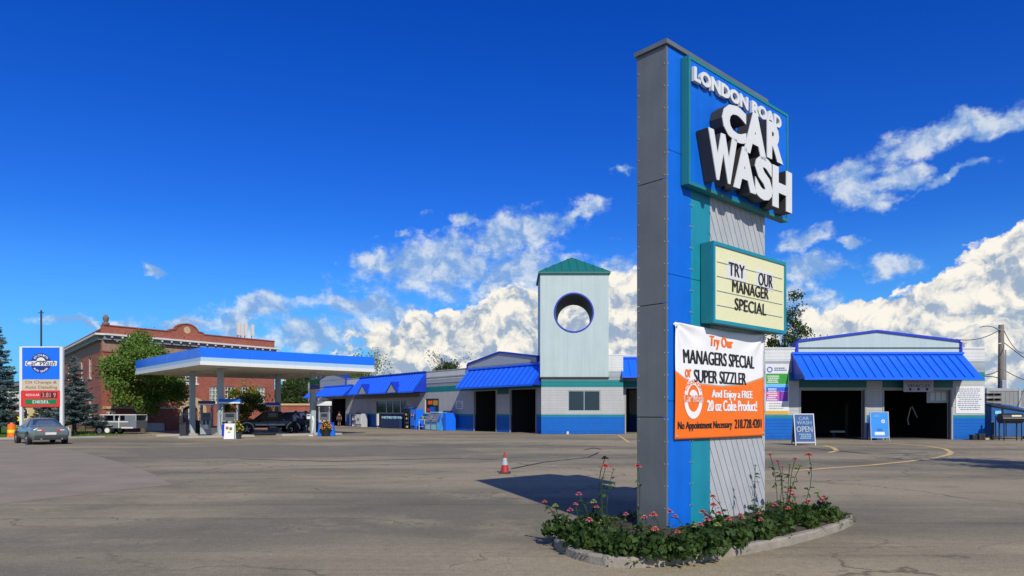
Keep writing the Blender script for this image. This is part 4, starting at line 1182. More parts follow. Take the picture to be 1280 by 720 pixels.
fin = MB().lathe((bk.x + .1, bk.y + .35, BH_ + .1), [(.3, 0), (.3, .16), (.16, .24), (.22, .42), (.26, .62), (.16, .8), (.06, .9)], 10).build('corner_finial', mat('weathered_stone', (.16, .12, .11), .8, var=.4, scale=6), bb)
# antennas on its roof
an = thing('roof_antenna_array', 'white phone mast antenna panels on the right end of the brick parapet', 'antenna', FBr.pt(FBr.T(304), 8.3, -1.6))
for px, ya, yb in ((297.5, 403, 419), (301.5, 405, 420), (306.5, 404, 420), (315, 406, 420)):
    q = FBr.at(px, yb, -1.6); q2 = FBr.at(px, ya, -1.6)
    MB().fbox(FBr, q[0] - .17, q[0] + .17, q[1], q2[1], -1.6, -1.45).build('antenna_panel', M_corn, an)
    MB().tube([FBr.pt(q[0], 8.3, -1.68), FBr.pt(q[0], q2[1] - .2, -1.68)], .05, 6).build('mast', M_steel, an)
# low annexe and back wall seen beyond the canopy
ax = thing('brick_annexe', 'low reddish brick annexe seen far behind the pumps under the canopy', 'building', (XD(368, 92), 92, 0))
Fa = Fr(XD(347, 92), 92, 1, 0); wall(Fa, 0, XD(394, 92) - XD(347, 92), 0, 2.6, [], 'wall', ax, M_brick)
MB().fbox(Fa, -.1, XD(394, 92) - XD(347, 92) + .1, 2.6, 2.85, -5, .15).build('roof_edge', M_tan, ax)

# ------------------------------------------------------------------ fuel canopy
FC = Fr(-19.7, 44.7, .75, .66)
CW_, CD_ = 12.5, 15.8; HB, HTp = 4.74, 5.85
cn = thing('fuel_canopy', 'flat fuel station canopy with blue and white fascia on four grey columns', 'canopy', FC.pt(CW_ / 2, 0, -CD_ / 2))
FCl = Fr(FC.pt(0, 0, -CD_)[0], FC.pt(0, 0, -CD_)[1], FC.n[0], FC.n[1])      # left side, t towards the near corner
FCr = Fr(FC.pt(CW_, 0, 0)[0], FC.pt(CW_, 0, 0)[1], -FC.n[0], -FC.n[1])
FCb = Fr(FC.pt(CW_, 0, -CD_)[0], FC.pt(CW_, 0, -CD_)[1], -FC.u[0], -FC.u[1])
M_fasc = mat('light_blue_fascia', (.35, .52, .66), .45, var=.04)
M_cblue = mat('canopy_blue', (.008, .15, .82), .32, var=.04, scale=.8)
MB().hull8([FC.pt(.1, HB + .08, -.1), FC.pt(CW_ - .1, HB + .08, -.1), FC.pt(CW_ - .1, HB + .08, -CD_ + .1), FC.pt(.1, HB + .08, -CD_ + .1),
            FC.pt(.1, HB + .9, -.1), FC.pt(CW_ - .1, HB + .9, -.1), FC.pt(CW_ - .1, HB + .9, -CD_ + .1), FC.pt(.1, HB + .9, -CD_ + .1)]).build('canopy_deck', M_lgrey, cn)
for F, L in ((FC, CW_), (FCl, CD_), (FCr, CD_), (FCb, CW_)):
    n = int(L / 3.1)
    for i in range(n):
        a, b = L * i / n + .003, L * (i + 1) / n - .003
        MB().fbox(F, a, b, HB + .50, HTp, -.09, .0).build('blue_fascia_panel', M_cblue, cn)
        MB().fbox(F, a, b, HB + .24, HB + .497, -.09, -.006).build('pale_fascia_panel', M_fasc, cn)
        MB().fbox(F, a, b, HB, HB + .237, -.09, .03).build('white_fascia_trim', M_white, cn)
# soffit strips and lights
for i in range(10):
    a, b = .12 + (CW_ - .24) * i / 10, .12 + (CW_ - .24) * (i + 1) / 10 - .015
    MB().hull8([FC.pt(a, HB + .03, -.12), FC.pt(b, HB + .03, -.12), FC.pt(b, HB + .03, -CD_ + .12), FC.pt(a, HB + .03, -CD_ + .12),
                FC.pt(a, HB + .07, -.12), FC.pt(b, HB + .07, -.12), FC.pt(b, HB + .07, -CD_ + .12), FC.pt(a, HB + .07, -CD_ + .12)]).build('soffit_strip', mat('cream_soffit', (.72, .66, .54), .6, var=.08), cn)
for a in (3, 9.5):
    for b in (3, 8, 13):
        MB().box(FC.pt(a, HB - .01, -b), (.6, .6, .07), math.atan2(.66, .75)).build('soffit_light', M_white, cn)
M_col = mat('blue_grey_column_paint', (.36, .43, .45), .5, var=.12, streak=.1)
colpos = []
for px, b in ((275.5, 3.5), (391, 3.5), (240.5, 8.6), (347.5, 8.6)):
    t = FC.T(px, -b); p = FC.pt(t, 0, -b); colpos.append(p)
    c_ = MB().box((p[0], p[1], HB / 2 + .02), (.36, .32, HB - .02), math.atan2(.66, .75)).build('column', M_col, cn, bevel=.02)
    MB().box((p[0], p[1], .1), (.62, .56, .2), math.atan2(.66, .75)).build('column_base', M_concrete, c_)
# pump islands and dispensers
isl_a = Vector(FC.pt(.9, 0, -3.5)); isl_b = Vector(FC.pt(CW_ - 1.2, 0, -3.5))
for b in (3.5, 8.6):
    for t0_, t1_ in ((-.5, 4.6), (6.6, 11.4)):
        MB().hull8([FC.pt(t0_, -.01, -b + .6), FC.pt(t1_, -.01, -b + .6), FC.pt(t1_, -.01, -b - .6), FC.pt(t0_, -.01, -b - .6),
                    FC.pt(t0_ + .03, .14, -b + .57), FC.pt(t1_ - .03, .14, -b + .57), FC.pt(t1_ - .03, .14, -b - .57), FC.pt(t0_ + .03, .14, -b - .57)])\
            .build('pump_island', M_concrete, None, bevel=.02)
for o in bpy.data.objects:
    if o.name.startswith('pump_island'): o['kind'] = 'structure'
def dispenser(px, D, rz, label, topm=M_blue, body=None, w=1.1, h=2.55):
    p = (XD(px, D), D, .14)
    t = thing('fuel_dispenser', label, 'fuel pump', (0, 0, 0), 'fuel dispensers under the canopy')
    body = body or mat('dispenser_grey', (.30, .33, .34), .45, var=.1)
    MB().box((0, 0, .5), (w * .86, .55, 1.0)).build('lower_cabinet', body, t, bevel=.02)
    MB().box((0, 0, 1.28), (w * .80, .50, .56)).build('head', mat('dispenser_face', (.10, .11, .12), .4, var=.2), t, bevel=.03)
    for s in (-1, 1):
        MB().box((s * w * .44, 0, 1.2), (.09, .58, 2.4)).build('side_post', body, t, bevel=.01)
        MB().box((0, s * .262, 1.38), (w * .5, .02, .24)).build('display', M_glass, t)
        MB().box((w * .16 * s, -.29 , .86), (.1, .08, .3)).build('nozzle', M_black, t)
        MB().tube([(s * w * .40, -.3, 1.9), (s * w * .56, -.40, 1.5), (s * w * .5, -.42, .7), (s * w * .25, -.36, .45), (w * .16 * s, -.33, .8)], .02, 6).build('hose', M_rubber, t)
        MB().box((0, s * .29, .55), (w * .6, .01, .3)).build('decal', M_red if s > 0 else M_white, t)
    v = MB().box((0, 0, h - .14), (w * 1.28, .85, .20)).build('valance', topm, t, bevel=.02)
    MB().box((0, 0, h - .30), (w * 1.26, .83, .10)).build('valance_trim', M_white, v)
    t.location = p; t.rotation_euler.z = rz
    return t
RZC = math.atan2(.66, .75)
dispenser(258.5, 51.0, RZC - .5, 'fuel dispenser under a dark blue valance between the two left columns', mat('dark_navy_valance', (.006, .02, .10), .4), w=.8, h=2.45)
dispenser(288, 49.0, RZC - .5, 'fuel dispenser with bright blue and white valance right of the front left column')
dispenser(341, 56.5, RZC - .4, 'dark fuel dispenser standing close behind the pickup truck', M_bluedk, mat('dispenser_dark', (.05, .055, .06), .4), w=.8, h=2.4)
dispenser(405.5, 53.5, RZC - .5, 'fuel dispenser with a plain white valance beside the front right column', M_white, w=.85, h=2.45)
# trash bins
def bin_(px, py, w, h, label, m, lidm=M_black):
    D = G(640, py).y; t = thing('trash_bin', label, 'bin', (XD(px, D), D, .0), None)
    MB().hull8([(XD(px, D) + a * w / 2 * .9, D + b * w / 2 * .9, .01) for a, b in ((-1, -1), (1, -1), (1, 1), (-1, 1))] + [(XD(px, D) + a * w / 2, D + b * w / 2, h * .85) for a, b in ((-1, -1), (1, -1), (1, 1), (-1, 1))]).build('body', m, t, bevel=.03)
    MB().box((XD(px, D), D, h * .92), (w * 1.04, w * 1.04, h * .14)).build('lid', lidm, t, bevel=.03)
    return t
bin_(243.5, 544, .75, 1.12, 'large square black bin at the foot of the back left column', M_black)
bin_(230, 545, .5, 1.0, 'narrow dark bin at the far left of the pumps', mat('charcoal_plastic', (.03, .035, .045), .5))
bin_(269.5, 545.5, .45, .75, 'small cream bin at the foot of the front left column', mat('cream_bin', (.55, .50, .33), .5))
# hanging green sign by the front right column
hs_ = thing('pump_number_sign', 'small green and purple sign on the front right canopy column', 'sign', (XD(393, 52.0), 52.0, HD(487, 52)))
x0, x1 = XD(387.5, 52), XD(399.5, 52)
MB().box(((x0 + x1) / 2, 52, (HD(481, 52) + HD(475, 52)) / 2), (x1 - x0, .18, HD(475, 52) - HD(481, 52))).build('upper_panel', M_green, hs_, bevel=.01)
MB().box(((x0 + x1) / 2, 52, (HD(486.5, 52) + HD(481.3, 52)) / 2), (x1 - x0, .18, HD(481.3, 52) - HD(486.5, 52))).build('lower_panel', mat('purple_panel', (.06, .05, .22), .5), hs_, bevel=.01)
MB().box(((x0 + x1) / 2, 52, HD(488.5, 52)), (x1 - x0, .22, .12)).build('bracket', M_tan, hs_)
wp = thing('white_guard_pipe', 'bent white guard pipe leaning at the foot of the front right column', 'pipe', (XD(391, 51.5), 51.5, 0))
MB().tube([(XD(389.5, 51.5), 51.5, .0), (XD(391, 51.5), 51.5, .5), (XD(392, 51.5), 51.5, 1.1), (XD(390.5, 51.5), 51.5, 1.45)], .075, 8).build('pipe', M_white, wp, smooth=True)
MB().box((XD(389.5, 51.5), 51.5, .03), (.3, .3, .06)).build('foot_plate', M_white, wp)
sq = thing('squeegee_bucket', 'white towel box hung on the front right canopy column', 'box', (XD(386, 51.8), 51.8, HD(525, 51.8)))
MB().box((XD(386, 51.8), 51.8, HD(521, 51.8)), (.28, .2, .34)).build('box', M_white, sq, bevel=.03)
MB().box((XD(386, 51.8), 51.7, HD(519.5, 51.8)), (.2, .03, .08)).build('slot', M_black, sq)

# ------------------------------------------------------------------ foliage helpers
M_leaf = leaf_mat('maple_leaf', (.09, .17, .028), (.22, .34, .06), 1.3)
M_leafd = leaf_mat('dark_leaf', (.03, .06, .014), (.09, .14, .03), .8)
M_leafy = leaf_mat('yellow_green_leaf', (.10, .15, .02), (.34, .33, .04), 1.4)
M_spr = leaf_mat('spruce_needles', (.09, .15, .14), (.40, .52, .48), 1.6)
M_bark = mat('grey_brown_bark', (.10, .08, .06), .9, var=.3, scale=6, bump=.8, bscale=14)
def leaf(rr, p, s, vs, fs, flat=0.0, tri=False):
    a = Vector((rr.gauss(0, 1), rr.gauss(0, 1), rr.gauss(0, 1) * (1 - flat))).normalized()
    b = a.cross(Vector((rr.gauss(0, 1), rr.gauss(0, 1), rr.gauss(0, 1)))).normalized() * s * .36; a = a * s * .5
    k = len(vs); vs += [p - a, p + b - a * .15, p + a, p - b - a * .15]; fs.append((k, k + 1, k + 2, k + 3))
def leaf6(rr, p, s, vs, fs):
    """pointed leaf folded along its midrib"""
    a = Vector((rr.gauss(0, 1), rr.gauss(0, 1), rr.gauss(0, .45))).normalized()
    n = Vector((rr.gauss(0, .45), rr.gauss(0, .45), 1)).normalized(); b = a.cross(n).normalized(); n = b.cross(a)
    k = len(vs); w = s * rr.uniform(.17, .27)
    vs += [p, p + a * s * .35 + b * w + n * w * .5, p + a * s * .72 + b * w * .6 + n * w * .2, p + a * s - n * s * .15, p + a * s * .72 - b * w * .6 + n * w * .2, p + a * s * .35 - b * w + n * w * .5, p + a * s * .5]
    fs += [(k, k + 6, k + 1), (k + 1, k + 6, k + 2), (k + 2, k + 6, k + 3), (k, k + 5, k + 6), (k + 5, k + 4, k + 6), (k + 4, k + 3, k + 6)]
def limb(mb, p, d, L, r, depth, rr, tips, spread=.55):
    path = [p]; q = Vector(p); dd = Vector(d).normalized()
    n = 4
    for i in range(n):
        dd = (dd + Vector((rr.gauss(0, .12), rr.gauss(0, .12), rr.gauss(0, .06) + .05))).normalized(); q = q + dd * (L / n); path.append(q.copy())
    mb.tube(path, [r * (1 - .45 * i / n) for i in range(n + 1)], 6 if r > .05 else 4)
    tips.append(q.copy())
    if depth:
        for k in range(rr.choice((2, 3))):
            i = rr.choice((2, 3, 4)); nd = (dd + Vector((rr.gauss(0, spread), rr.gauss(0, spread), rr.gauss(0, spread * .6)))).normalized()
            limb(mb, path[i], nd, L * rr.uniform(.55, .8), r * .55, depth - 1, rr, tips, spread)
def tree(name, label, loc, h, crown_c, crown_r, n, size, m, seed, trunk_r=.16, group=None, lumps=16, cat='tree', bare=0.0, trunk_h=None, fillr=(.35, 1.0)):
    rr = random.Random(seed); x, y = loc
    t = thing(name, label, cat, (x, y, 0), group)
    tips = []; mb = MB(); th = trunk_h or crown_c - crown_r[2] * .7
    mb.tube([(x, y, -.05), (x + rr.gauss(0, .05), y, th * .5), (x + rr.gauss(0, .08), y, th), (x, y, crown_c + crown_r[2] * .2), (x + .1, y, h * .93)],
            [trunk_r * 1.25, trunk_r, trunk_r * .85, trunk_r * .5, trunk_r * .12], 8)
    for k in range(9):
        a = 2 * PI * k / 9 + rr.uniform(-.3, .3); z = th + (crown_c - th) * rr.uniform(0, 1.2)
        limb(mb, (x, y, z), (math.cos(a), math.sin(a), rr.uniform(.35, 1.1)), crown_r[0] * rr.uniform(.5, .85), trunk_r * .35, 2, rr, tips)
    mb.build('trunk', M_bark, t)
    # lumps of foliage, each a cluster of leaves, with gaps left between them
    C = []
    for k in range(lumps):
        while True:
            v = Vector((rr.uniform(-1, 1), rr.uniform(-1, 1), rr.uniform(-1, 1)))
            if fillr[0] < v.length < fillr[1]: break
        taper = 1.0 if v.z < 0 else 1 - .35 * v.z
        C.append((Vector((x + v.x * crown_r[0] * taper, y + v.y * crown_r[1] * taper, crown_c + v.z * crown_r[2])), rr.uniform(.22, .42) * crown_r[0]))
    vs = []; fs = []
    for i in range(n):
        if rr.random() < .12 and tips:
            c = rr.choice(tips); r = crown_r[0] * .16
            p = c + Vector((rr.gauss(0, r), rr.gauss(0, r), rr.gauss(0, r)))
        else:
            c, r = C[i % len(C)]
            d = Vector((rr.gauss(0, 1), rr.gauss(0, 1), rr.gauss(0, 1))).normalized() * (r * rr.random() ** .4)
            p = c + Vector((d.x, d.y, d.z * .7)) + Vector((rr.gauss(0, .05), rr.gauss(0, .05), rr.gauss(0, .05))) * crown_r[0]
        leaf(rr, p, size * rr.uniform(.6, 1.3), vs, fs)
    MB().add(vs, fs).build('crown', m, t, fix=False)
    return t
def spruce(label, loc, h, r, seed, n=26000):
    rr = random.Random(seed); x, y = loc
    t = thing('spruce_tree', label, 'tree', (x, y, 0), 'blue spruces on the lawn')
    MB().tube([(x, y, -.05), (x, y, h * .5), (x, y, h * .98)], [.17, .1, .01], 7).build('trunk', M_bark, t)
    vs = []; fs = []; br = MB(); tiers = int(h / .24); per = 0
    branches = []
    for k in range(tiers):
        z = 1.0 + (h - 1.05) * k / tiers; f = 1 - (z / h); R_ = r * (f ** .85) + .06
        for j in range(max(5, int(13 * f) + 4)):
            a = rr.uniform(0, 2 * PI); L = R_ * rr.uniform(.72, 1.08); branches.append((z + rr.uniform(-.1, .1), a, L))
    tot = sum(b[2] for b in branches)
    for z, a, L in branches:
        c, s = math.cos(a), math.sin(a); m_ = max(8, int(n * L / tot))
        br.tube([(x, y, z), (x + c * L * .5, y + s * L * .5, z - L * .12), (x + c * L * .95, y + s * L * .95, z - L * .10)], .018, 3, caps=False)
        for i in range(m_):
            u = rr.random() ** .7; w = (1 - u) * L * .30 + .04
            px_, py_, pz = u * L, rr.gauss(0, w * .5), -.12 * L * math.sin(u * 2.2) + u * u * L * .08 + rr.gauss(0, .02) - abs(rr.gauss(0, .045))
            p = Vector((x + c * px_ - s * py_, y + s * px_ + c * py_, z + pz))
            d = Vector((c * .8 - s * rr.gauss(0, .6), s * .8 + c * rr.gauss(0, .6), rr.gauss(0, .25))).normalized() * rr.uniform(.09, .17)
            sd = Vector((-d.y, d.x, rr.gauss(0, .05))).normalized() * .042
            q = len(vs); vs += [p - sd, p + sd, p + d]; fs.append((q, q + 1, q + 2))
    tag(br.build('branches', M_bark, t, fix=False), kind='stuff')
    MB().add(vs, fs).build('needles', M_spr, t, fix=False)
    return t
tree('street_tree', 'leafy green maple with spreading crown in front of the brick building', (XD(179, 60), 60), 8.4, 4.9, (3.1, 3.0, 3.35), 30000, .20, M_leaf, 11, .17, lumps=40)
spruce('tall blue spruce cut off by the left edge of the photograph', (XD(-2, 51), 51), 8.1, 2.05, 4, 42000)
spruce('blue spruce standing between the price sign and the brick building', (XD(93, 54), 54), 6.2, 2.35, 5, 40000)
spruce('small blue spruce growing directly behind the price sign', (XD(62, 57), 57), 4.4, 1.7, 6, 16000)
tree('shrub', 'yellow green bushy shrub behind the pump with the bright blue valance', (XD(307, 66), 66), 4.0, 2.2, (1.9, 1.6, 1.8), 6000, .2, M_leafy, 21, .08, lumps=14, cat='shrub', trunk_h=.8)
tree('background_tree', 'green tree seen under the canopy beyond the pumps', (XD(366, 104), 104), 6.6, 3.9, (3.2, 3, 2.6), 12000, .30, M_leafd, 31, .2, 'trees beyond the buildings')
tree('background_tree', 'green treetop showing over the roof left of the shop', (XD(444, 118), 118), 9.0, 6.0, (5.0, 4, 2.9), 16000, .32, M_leaf, 32, .2, 'trees beyond the buildings')
tree('background_tree', 'darker treetop over the far small gable', (XD(380, 125), 125), 8.3, 5.2, (4.0, 4, 2.9), 14000, .32, M_leafd, 36, .2, 'trees beyond the buildings')
tree('background_tree', 'small brown green treetop over the roof between the shop and the bays', (XD(560, 88), 88), 8.0, 6.6, (2.1, 2, 1.2), 5000, .2, M_leafd, 33, .14, 'trees beyond the buildings', lumps=12)
tree('thin_tree', 'tall thin sparse tree rising behind the wall right of the reader board', (XD(981, 62), 62), 12.6, 9.2, (2.1, 1.8, 3.4), 4200, .19, M_leafd, 41, .15, lumps=15, fillr=(.5, 1.1))
tree('thin_tree', 'low scrubby treetop beside the gable right of the reader board', (XD(1000, 60), 60), 8.2, 7.0, (1.6, 1.4, 1.1), 2200, .18, M_leafd, 42, .08, lumps=9)
# tree standing off to the right whose shadow lies on the car park
tree('corner_tree', 'young leafy tree on the verge at the right edge', (18.6, 18.0), 6.6, 4.8, (2.1, 2.1, 1.6), 7000, .2, M_leaf, 51, .11, lumps=18)
# far wood that closes the horizon
rr = random.Random(77); vs = []; fs = []
for i in range(26000):
    u = rr.random(); x = -260 + 560 * u; lump = 1 + .35 * math.sin(x * .11) + .3 * math.sin(x * .27 + 1) + .2 * math.sin(x * .61)
    p = Vector((x, 190 + rr.gauss(0, 5), abs(rr.gauss(0, 1.0)) * 0 + rr.random() ** .8 * 4.6 * lump)); leaf(rr, p, rr.uniform(.7, 1.5), vs, fs)
tag(MB().add(vs, fs).build('far_woodland', M_leafd, fix=False), 'low line of far trees closing the horizon', 'trees', kind='stuff')
tag(MB().box((-20, 193, 1.3), (600, 2, 2.6)).build('far_hedge_bank', M_leafd), kind='structure')

# ------------------------------------------------------------------ price sign far left
FG = Fr(XD(24.5, 46), 46, 1, 0); gw = XD(78.5, 46) - XD(24.5, 46)
def gh(y): return HD(y, 46)
def gt(x): return XD(x, 46) - FG.o[0]
ps2 = thing('price_sign', 'fuel price sign with blue Car Wash emblem and red price panel behind the car', 'sign', (FG.o[0] + gw / 2, 46, 0))
MB().fbox(FG, gt(24.5), gt(27.8), 0, gh(433.5), -.16, .03).build('post', M_white, ps2, bevel=.01)
MB().fbox(FG, gt(74.8), gt(78.5), 0, gh(433.5), -.16, .03).build('post', M_white, ps2, bevel=.01)
MB().fbox(FG, gt(28), gt(74.6), gh(434.5), gh(433), -.16, .03).build('top_rail', M_white, ps2)
MB().fbox(FG, gt(28), gt(74.6), gh(474), gh(434.7), -.14, .0).build('emblem_panel', M_cblue, ps2)
MB().fbox(FG, gt(28), gt(74.6), gh(488), gh(474.3), -.14, .0).build('service_panel', mat('beige_panel', (.52, .45, .33), .5), ps2)
MB().fbox(FG, gt(26.5), gt(75.6), gh(508.5), gh(488.3), -.14, .035).build('price_panel', M_red, ps2)
MB().fbox(FG, gt(32), gt(71), gh(505.5), gh(499), .035, .05).build('diesel_strip', M_green, ps2)
MB().fbox(FG, gt(51.5), gt(71.8), gh(497.5), gh(490), .035, .045).build('price_display', mat('dark_display', (.10, .01, .01), .5), ps2)
def gl(body, xa, xb, ya, yb, m, out=.006, **k): letters(MB(), FG, body, gt(xa), gt(xb), gh(yb), gh(ya), out, **k).build('sign_lettering', m, ps2, fix=False)
gl('Oil Change &', 31.5, 71, 476, 480.5, mat('brown_print', (.22, .12, .04), .6), bold=.02)
gl('Auto Detailing', 31.5, 72, 482, 487, MATS['brown_print'], bold=.02)
gl('REGULAR', 33, 50, 492.3, 495, M_white, .042, bold=.03)
gl('3.81 9', 53, 70.5, 490.8, 496.8, mat('pink_print', (.6, .25, .22), .5), .05, bold=.03)
gl('DIESEL', 41.5, 62.5, 500.5, 504.2, M_white, .056, bold=.04)
gx, gy = gt(51.2), gh(454)
mb = MB(); ring(FG, gx, gy, 0, .66, 0, 360, .006, mb, n=36); mb.build('emblem_disc', mat('navy_print', (.01, .03, .22), .5), ps2, fix=False)
mb = MB(); arc_text(FG, 'LONDON ROAD', gx, gy, .53, 90, 100, .19, .012, mb); mb.build('emblem_lettering', M_white, ps2, fix=False); mb = MB(); arc_text(FG, 'AUTO CENTER', gx, gy, .53, 270, 100, .16, .012, mb, up=False)
mb.build('emblem_lettering', M_white, ps2, fix=False)
mb = MB(); ring(FG, gx, gy + .08, 0, .30, 0, 180, .014, mb)
mb.fprism(FG, [(gx - 1.02, gy - .17), (gx + 1.02, gy - .17), (gx + 1.06, gy + .14), (gx - 1.0, gy + .14)], .008, .014); mb.build('emblem_band', M_white, ps2, fix=False)
letters(MB(), FG, 'Car Wash', gx - .95, gx + .95, gy - .15, gy + .17, .02, bold=.02, shear=.3).build('emblem_script', M_blackink, ps2, fix=False)

# street furniture near the sign
st = thing('star_sign', 'dark round topped sign with a yellow star below it beside the price sign', 'sign', (XD(26.5, 47), 47, 0))
x = XD(27, 47)
MB().tube([(x, 47, 0), (x, 47, HD(524, 47))], .05, 6).build('post', M_steel, st)
F2 = Fr(x, 47, 1, 0)
MB().fprism(F2, [(r_ * math.cos(a), HD(515, 47) + .9 * r_ * math.sin(a)) for r_ in (.34,) for a in [2 * PI * i / 20 for i in range(20)]], -.05, .05).build('round_panel', mat('dark_brown_panel', (.07, .045, .035), .6), st)
MB().fbox(F2, -.3, .3, HD(514.5, 47), HD(513, 47), .05, .06).build('panel_band', M_corn, st)
MB().fprism(F2, [((.30 if i % 2 == 0 else .13) * math.sin(2 * PI * i / 12), HD(523.5, 47) + (.30 if i % 2 == 0 else .13) * math.cos(2 * PI * i / 12)) for i in range(11, -1, -1)], -.03, .09).build('star', mat('bright_yellow', (.72, .66, .02), .5), st)
ob = thing('orange_barrel', 'orange and yellow traffic drum at the lawn edge left of the car', 'barrel', (XD(14.5, 45.6), 45.6, 0))
MB().lathe((XD(14.5, 45.6), 45.6, .1), [(.30, 0), (.30, .06), (.24, .07), (.235, .35), (.23, .6), (.22, .85), (.1, .88), (.08, .95)], 14).build('drum', M_orange, ob)
MB().lathe((XD(14.5, 45.6), 45.6, .1), [(.242, .32), (.238, .50)], 14).build('band', mat('bright_yellow', None), ob)
hyd = thing('grey_utility_box', 'small pale utility box on the lawn right of the parked car', 'box', (XD(85, 46.6), 46.6, .1))
MB().box((XD(85, 46.6), 46.6, .42), (.28, .25, .64)).build('cabinet', M_corn, hyd, bevel=.02)
MB().box((XD(85, 46.6), 46.6, .77), (.34, .3, .06)).build('cap', M_steel, hyd, bevel=.02)
an2 = thing('radio_mast', 'thin dark mast standing up behind the price sign', 'mast', (XD(51.5, 62), 62, 0))
MB().tube([(XD(51.5, 62), 62, 0), (XD(51.5, 62), 62, HD(388, 62))], .07, 6).build('pole', M_black, an2)
MB().tube([(XD(51.5, 62) - .25, 62, HD(391, 62)), (XD(51.5, 62) + .25, 62, HD(391, 62))], .03, 5).build('crossbar', M_black, an2)
yb_ = thing('tan_building', 'small tan building half hidden behind the price sign and spruces', 'building', (XD(42, 75), 75, 0))
Fy = Fr(XD(10, 75), 75, 1, 0); wall(Fy, 0, 5.8, 0, HD(507, 75), [(1.2, 2.1, 1.0, 2.0), (4.4, 5.2, 0.9, 1.9)], 'wall', yb_, mat('tan_siding', (.50, .38, .17), .7, var=.05))
wall(Fr(XD(10, 75) + 5.8, 75, 0, 1), .25, 8, 0, HD(507, 75), [], 'side_wall', yb_, MATS['tan_siding'])
MB().box((XD(10, 75) + 2.9, 79, HD(507, 75) + .12), (6.4, 8.6, .2)).build('roof', M_roof, yb_)
for a, b, c, d in ((1.2, 2.1, 1.0, 2.0), (4.4, 5.2, 0.9, 1.9)):
    f = frame(Fy, a, b, c, d, .06, .01, yb_, M_corn, 'window_frame', True); MB().fbox(Fy, a + .05, b - .05, c + .05, d - .05, -.1, -.07).build('pane', M_glass, f)
# white house beyond the spruces
wh = thing('white_house', 'white house with dark windows glimpsed between the left spruce and the price sign', 'building', (XD(12, 90), 90, 0))
Fw = Fr(XD(4, 90), 90, 1, 0); wall(Fw, 0, 3.4, 0, HD(485, 90), [(2.0, 2.7, 2.2, 3.8)], 'wall', wh, M_corn)
MB().fprism(Fw, [(-.3, HD(485, 90)), (3.7, HD(485, 90)), (1.7, HD(478, 90))], -7, .2).build('roof', M_roof, wh)
MB().fbox(Fw, 1.95, 2.75, 2.15, 3.85, -.1, -.06).build('window', M_glass, wh)
wall(Fr(XD(4, 90) + 3.4, 90, 0, 1), .25, 7, 0, HD(485, 90), [], 'side_wall', wh, M_corn)

# ------------------------------------------------------------------ vehicles
M_tire = mat('tyre', (.018, .018, .018), .85, var=.1)
M_rim = mat('alloy_rim', (.42, .43, .44), .35, metal=.6, var=.05)
def carmat(name, col): return mat(name, col, .3, metal=.35, var=.04, coat=.6)
def wheel(t, x, y, r, w, side, rim=None):
    """axle along x; side = +1 outer face to +x"""
    o = MB().lathe((x, y, r), [(r * .62, -w / 2), (r * .93, -w / 2), (r, -w * .3), (r, w * .3), (r * .93, w / 2), (r * .62, w / 2)], 24, 'x').build('wheel', M_tire, t, smooth=False)
    MB().lathe((x + side * w * .04, y, r), [(r * .62, -w * .42), (r * .62, w * .42)], 18, 'x').build('rim', mat('dark_rim_well', (.04, .04, .04), .6), o)
    mb = MB()
    for k in range(5):
        a = 2 * PI * k / 5; M = Matrix.Rotation(a, 3, 'X'); c = M @ Vector((0, 0, r * .34))
        mb.box((x + side * w * .47, y + c.y, r + c.z), (.03, r * .17, r * .58), M=M)
    mb.lathe((x + side * w * .47, y, r), [(r * .14, -.03), (r * .14, .03)], 10, 'x')
    mb.build('rim_spokes', rim or M_rim, o)
    mb = MB(); vs = []; fs = []
    for k in range(24):
        a = 2 * PI * k / 24
        for rr_ in (.56, .64): vs.append((x + side * w * .48, y + r * rr_ * math.cos(a), r + r * rr_ * math.sin(a)))
    for k in range(24): fs.append((2 * k, 2 * k + 1, (2 * k + 3) % 48, (2 * k + 2) % 48))
    mb.add(vs, fs).build('rim_lip', rim or M_rim, o)
    return o
def carbody(t, S, m, glassm, wheels, hw):
    """S: stations from rear (y<0) to nose: (y, z_bottom, w_bottom, z_sill, w_max, z_belt, w_belt, z_roof, w_roof)."""
    rings = []
    for (y, zb, wb_, zs, wm, zl, wl_, zr, wr2) in S:
        half = [(wb_, zb), (wm, zs), (wm * 1.0, (zs + zl) / 2), (wl_, zl), (wr2, zr), (wr2 * .55, zr + .03)]
        rings.append([(-a, y, b) for a, b in half] + [(a, y, b) for a, b in half[::-1]])
    n = 12; body = MB(); vs = [p for r_ in rings for p in r_]; fs = []; gf = []
    for i in range(len(rings) - 1):
        for k in range(n):
            q = (i * n + k, i * n + (k + 1) % n, (i + 1) * n + (k + 1) % n, (i + 1) * n + k)
            fs.append(q)
    fs += [tuple(range(n - 1, -1, -1)), tuple((len(rings) - 1) * n + k for k in range(n))]
    b = body.add(vs, fs).build('body', m, t, smooth=True)
    md = b.modifiers.new('bev', 'BEVEL'); md.width = .035; md.segments = 2; md.limit_method = 'ANGLE'; md.angle_limit = R(18)
    for y, r_ in wheels:        # dark wheel arches, a ring proud of the flank
        for s in (-1, 1):
            mb = MB(); mb.lathe((s * (hw - .02), y, r_), [(r_ * 1.16, -.06), (r_ * 1.16, .03)], 24, 'x'); mb.build('wheel_well', M_black, t)
    return b
def quadpanel(t, name, pts, m, th=.012, parent=None):
    P = [Vector(p) for p in pts]; nn = (P[1] - P[0]).cross(P[2] - P[0]).normalized()
    k = len(P)
    return MB().add([p + nn * th for p in P] + [p - nn * th for p in P], [tuple(range(k)), tuple(range(2 * k - 1, k - 1, -1))] + [(j, j + k, (j + 1) % k + k, (j + 1) % k) for j in range(k)]).build(name, m, parent or t)

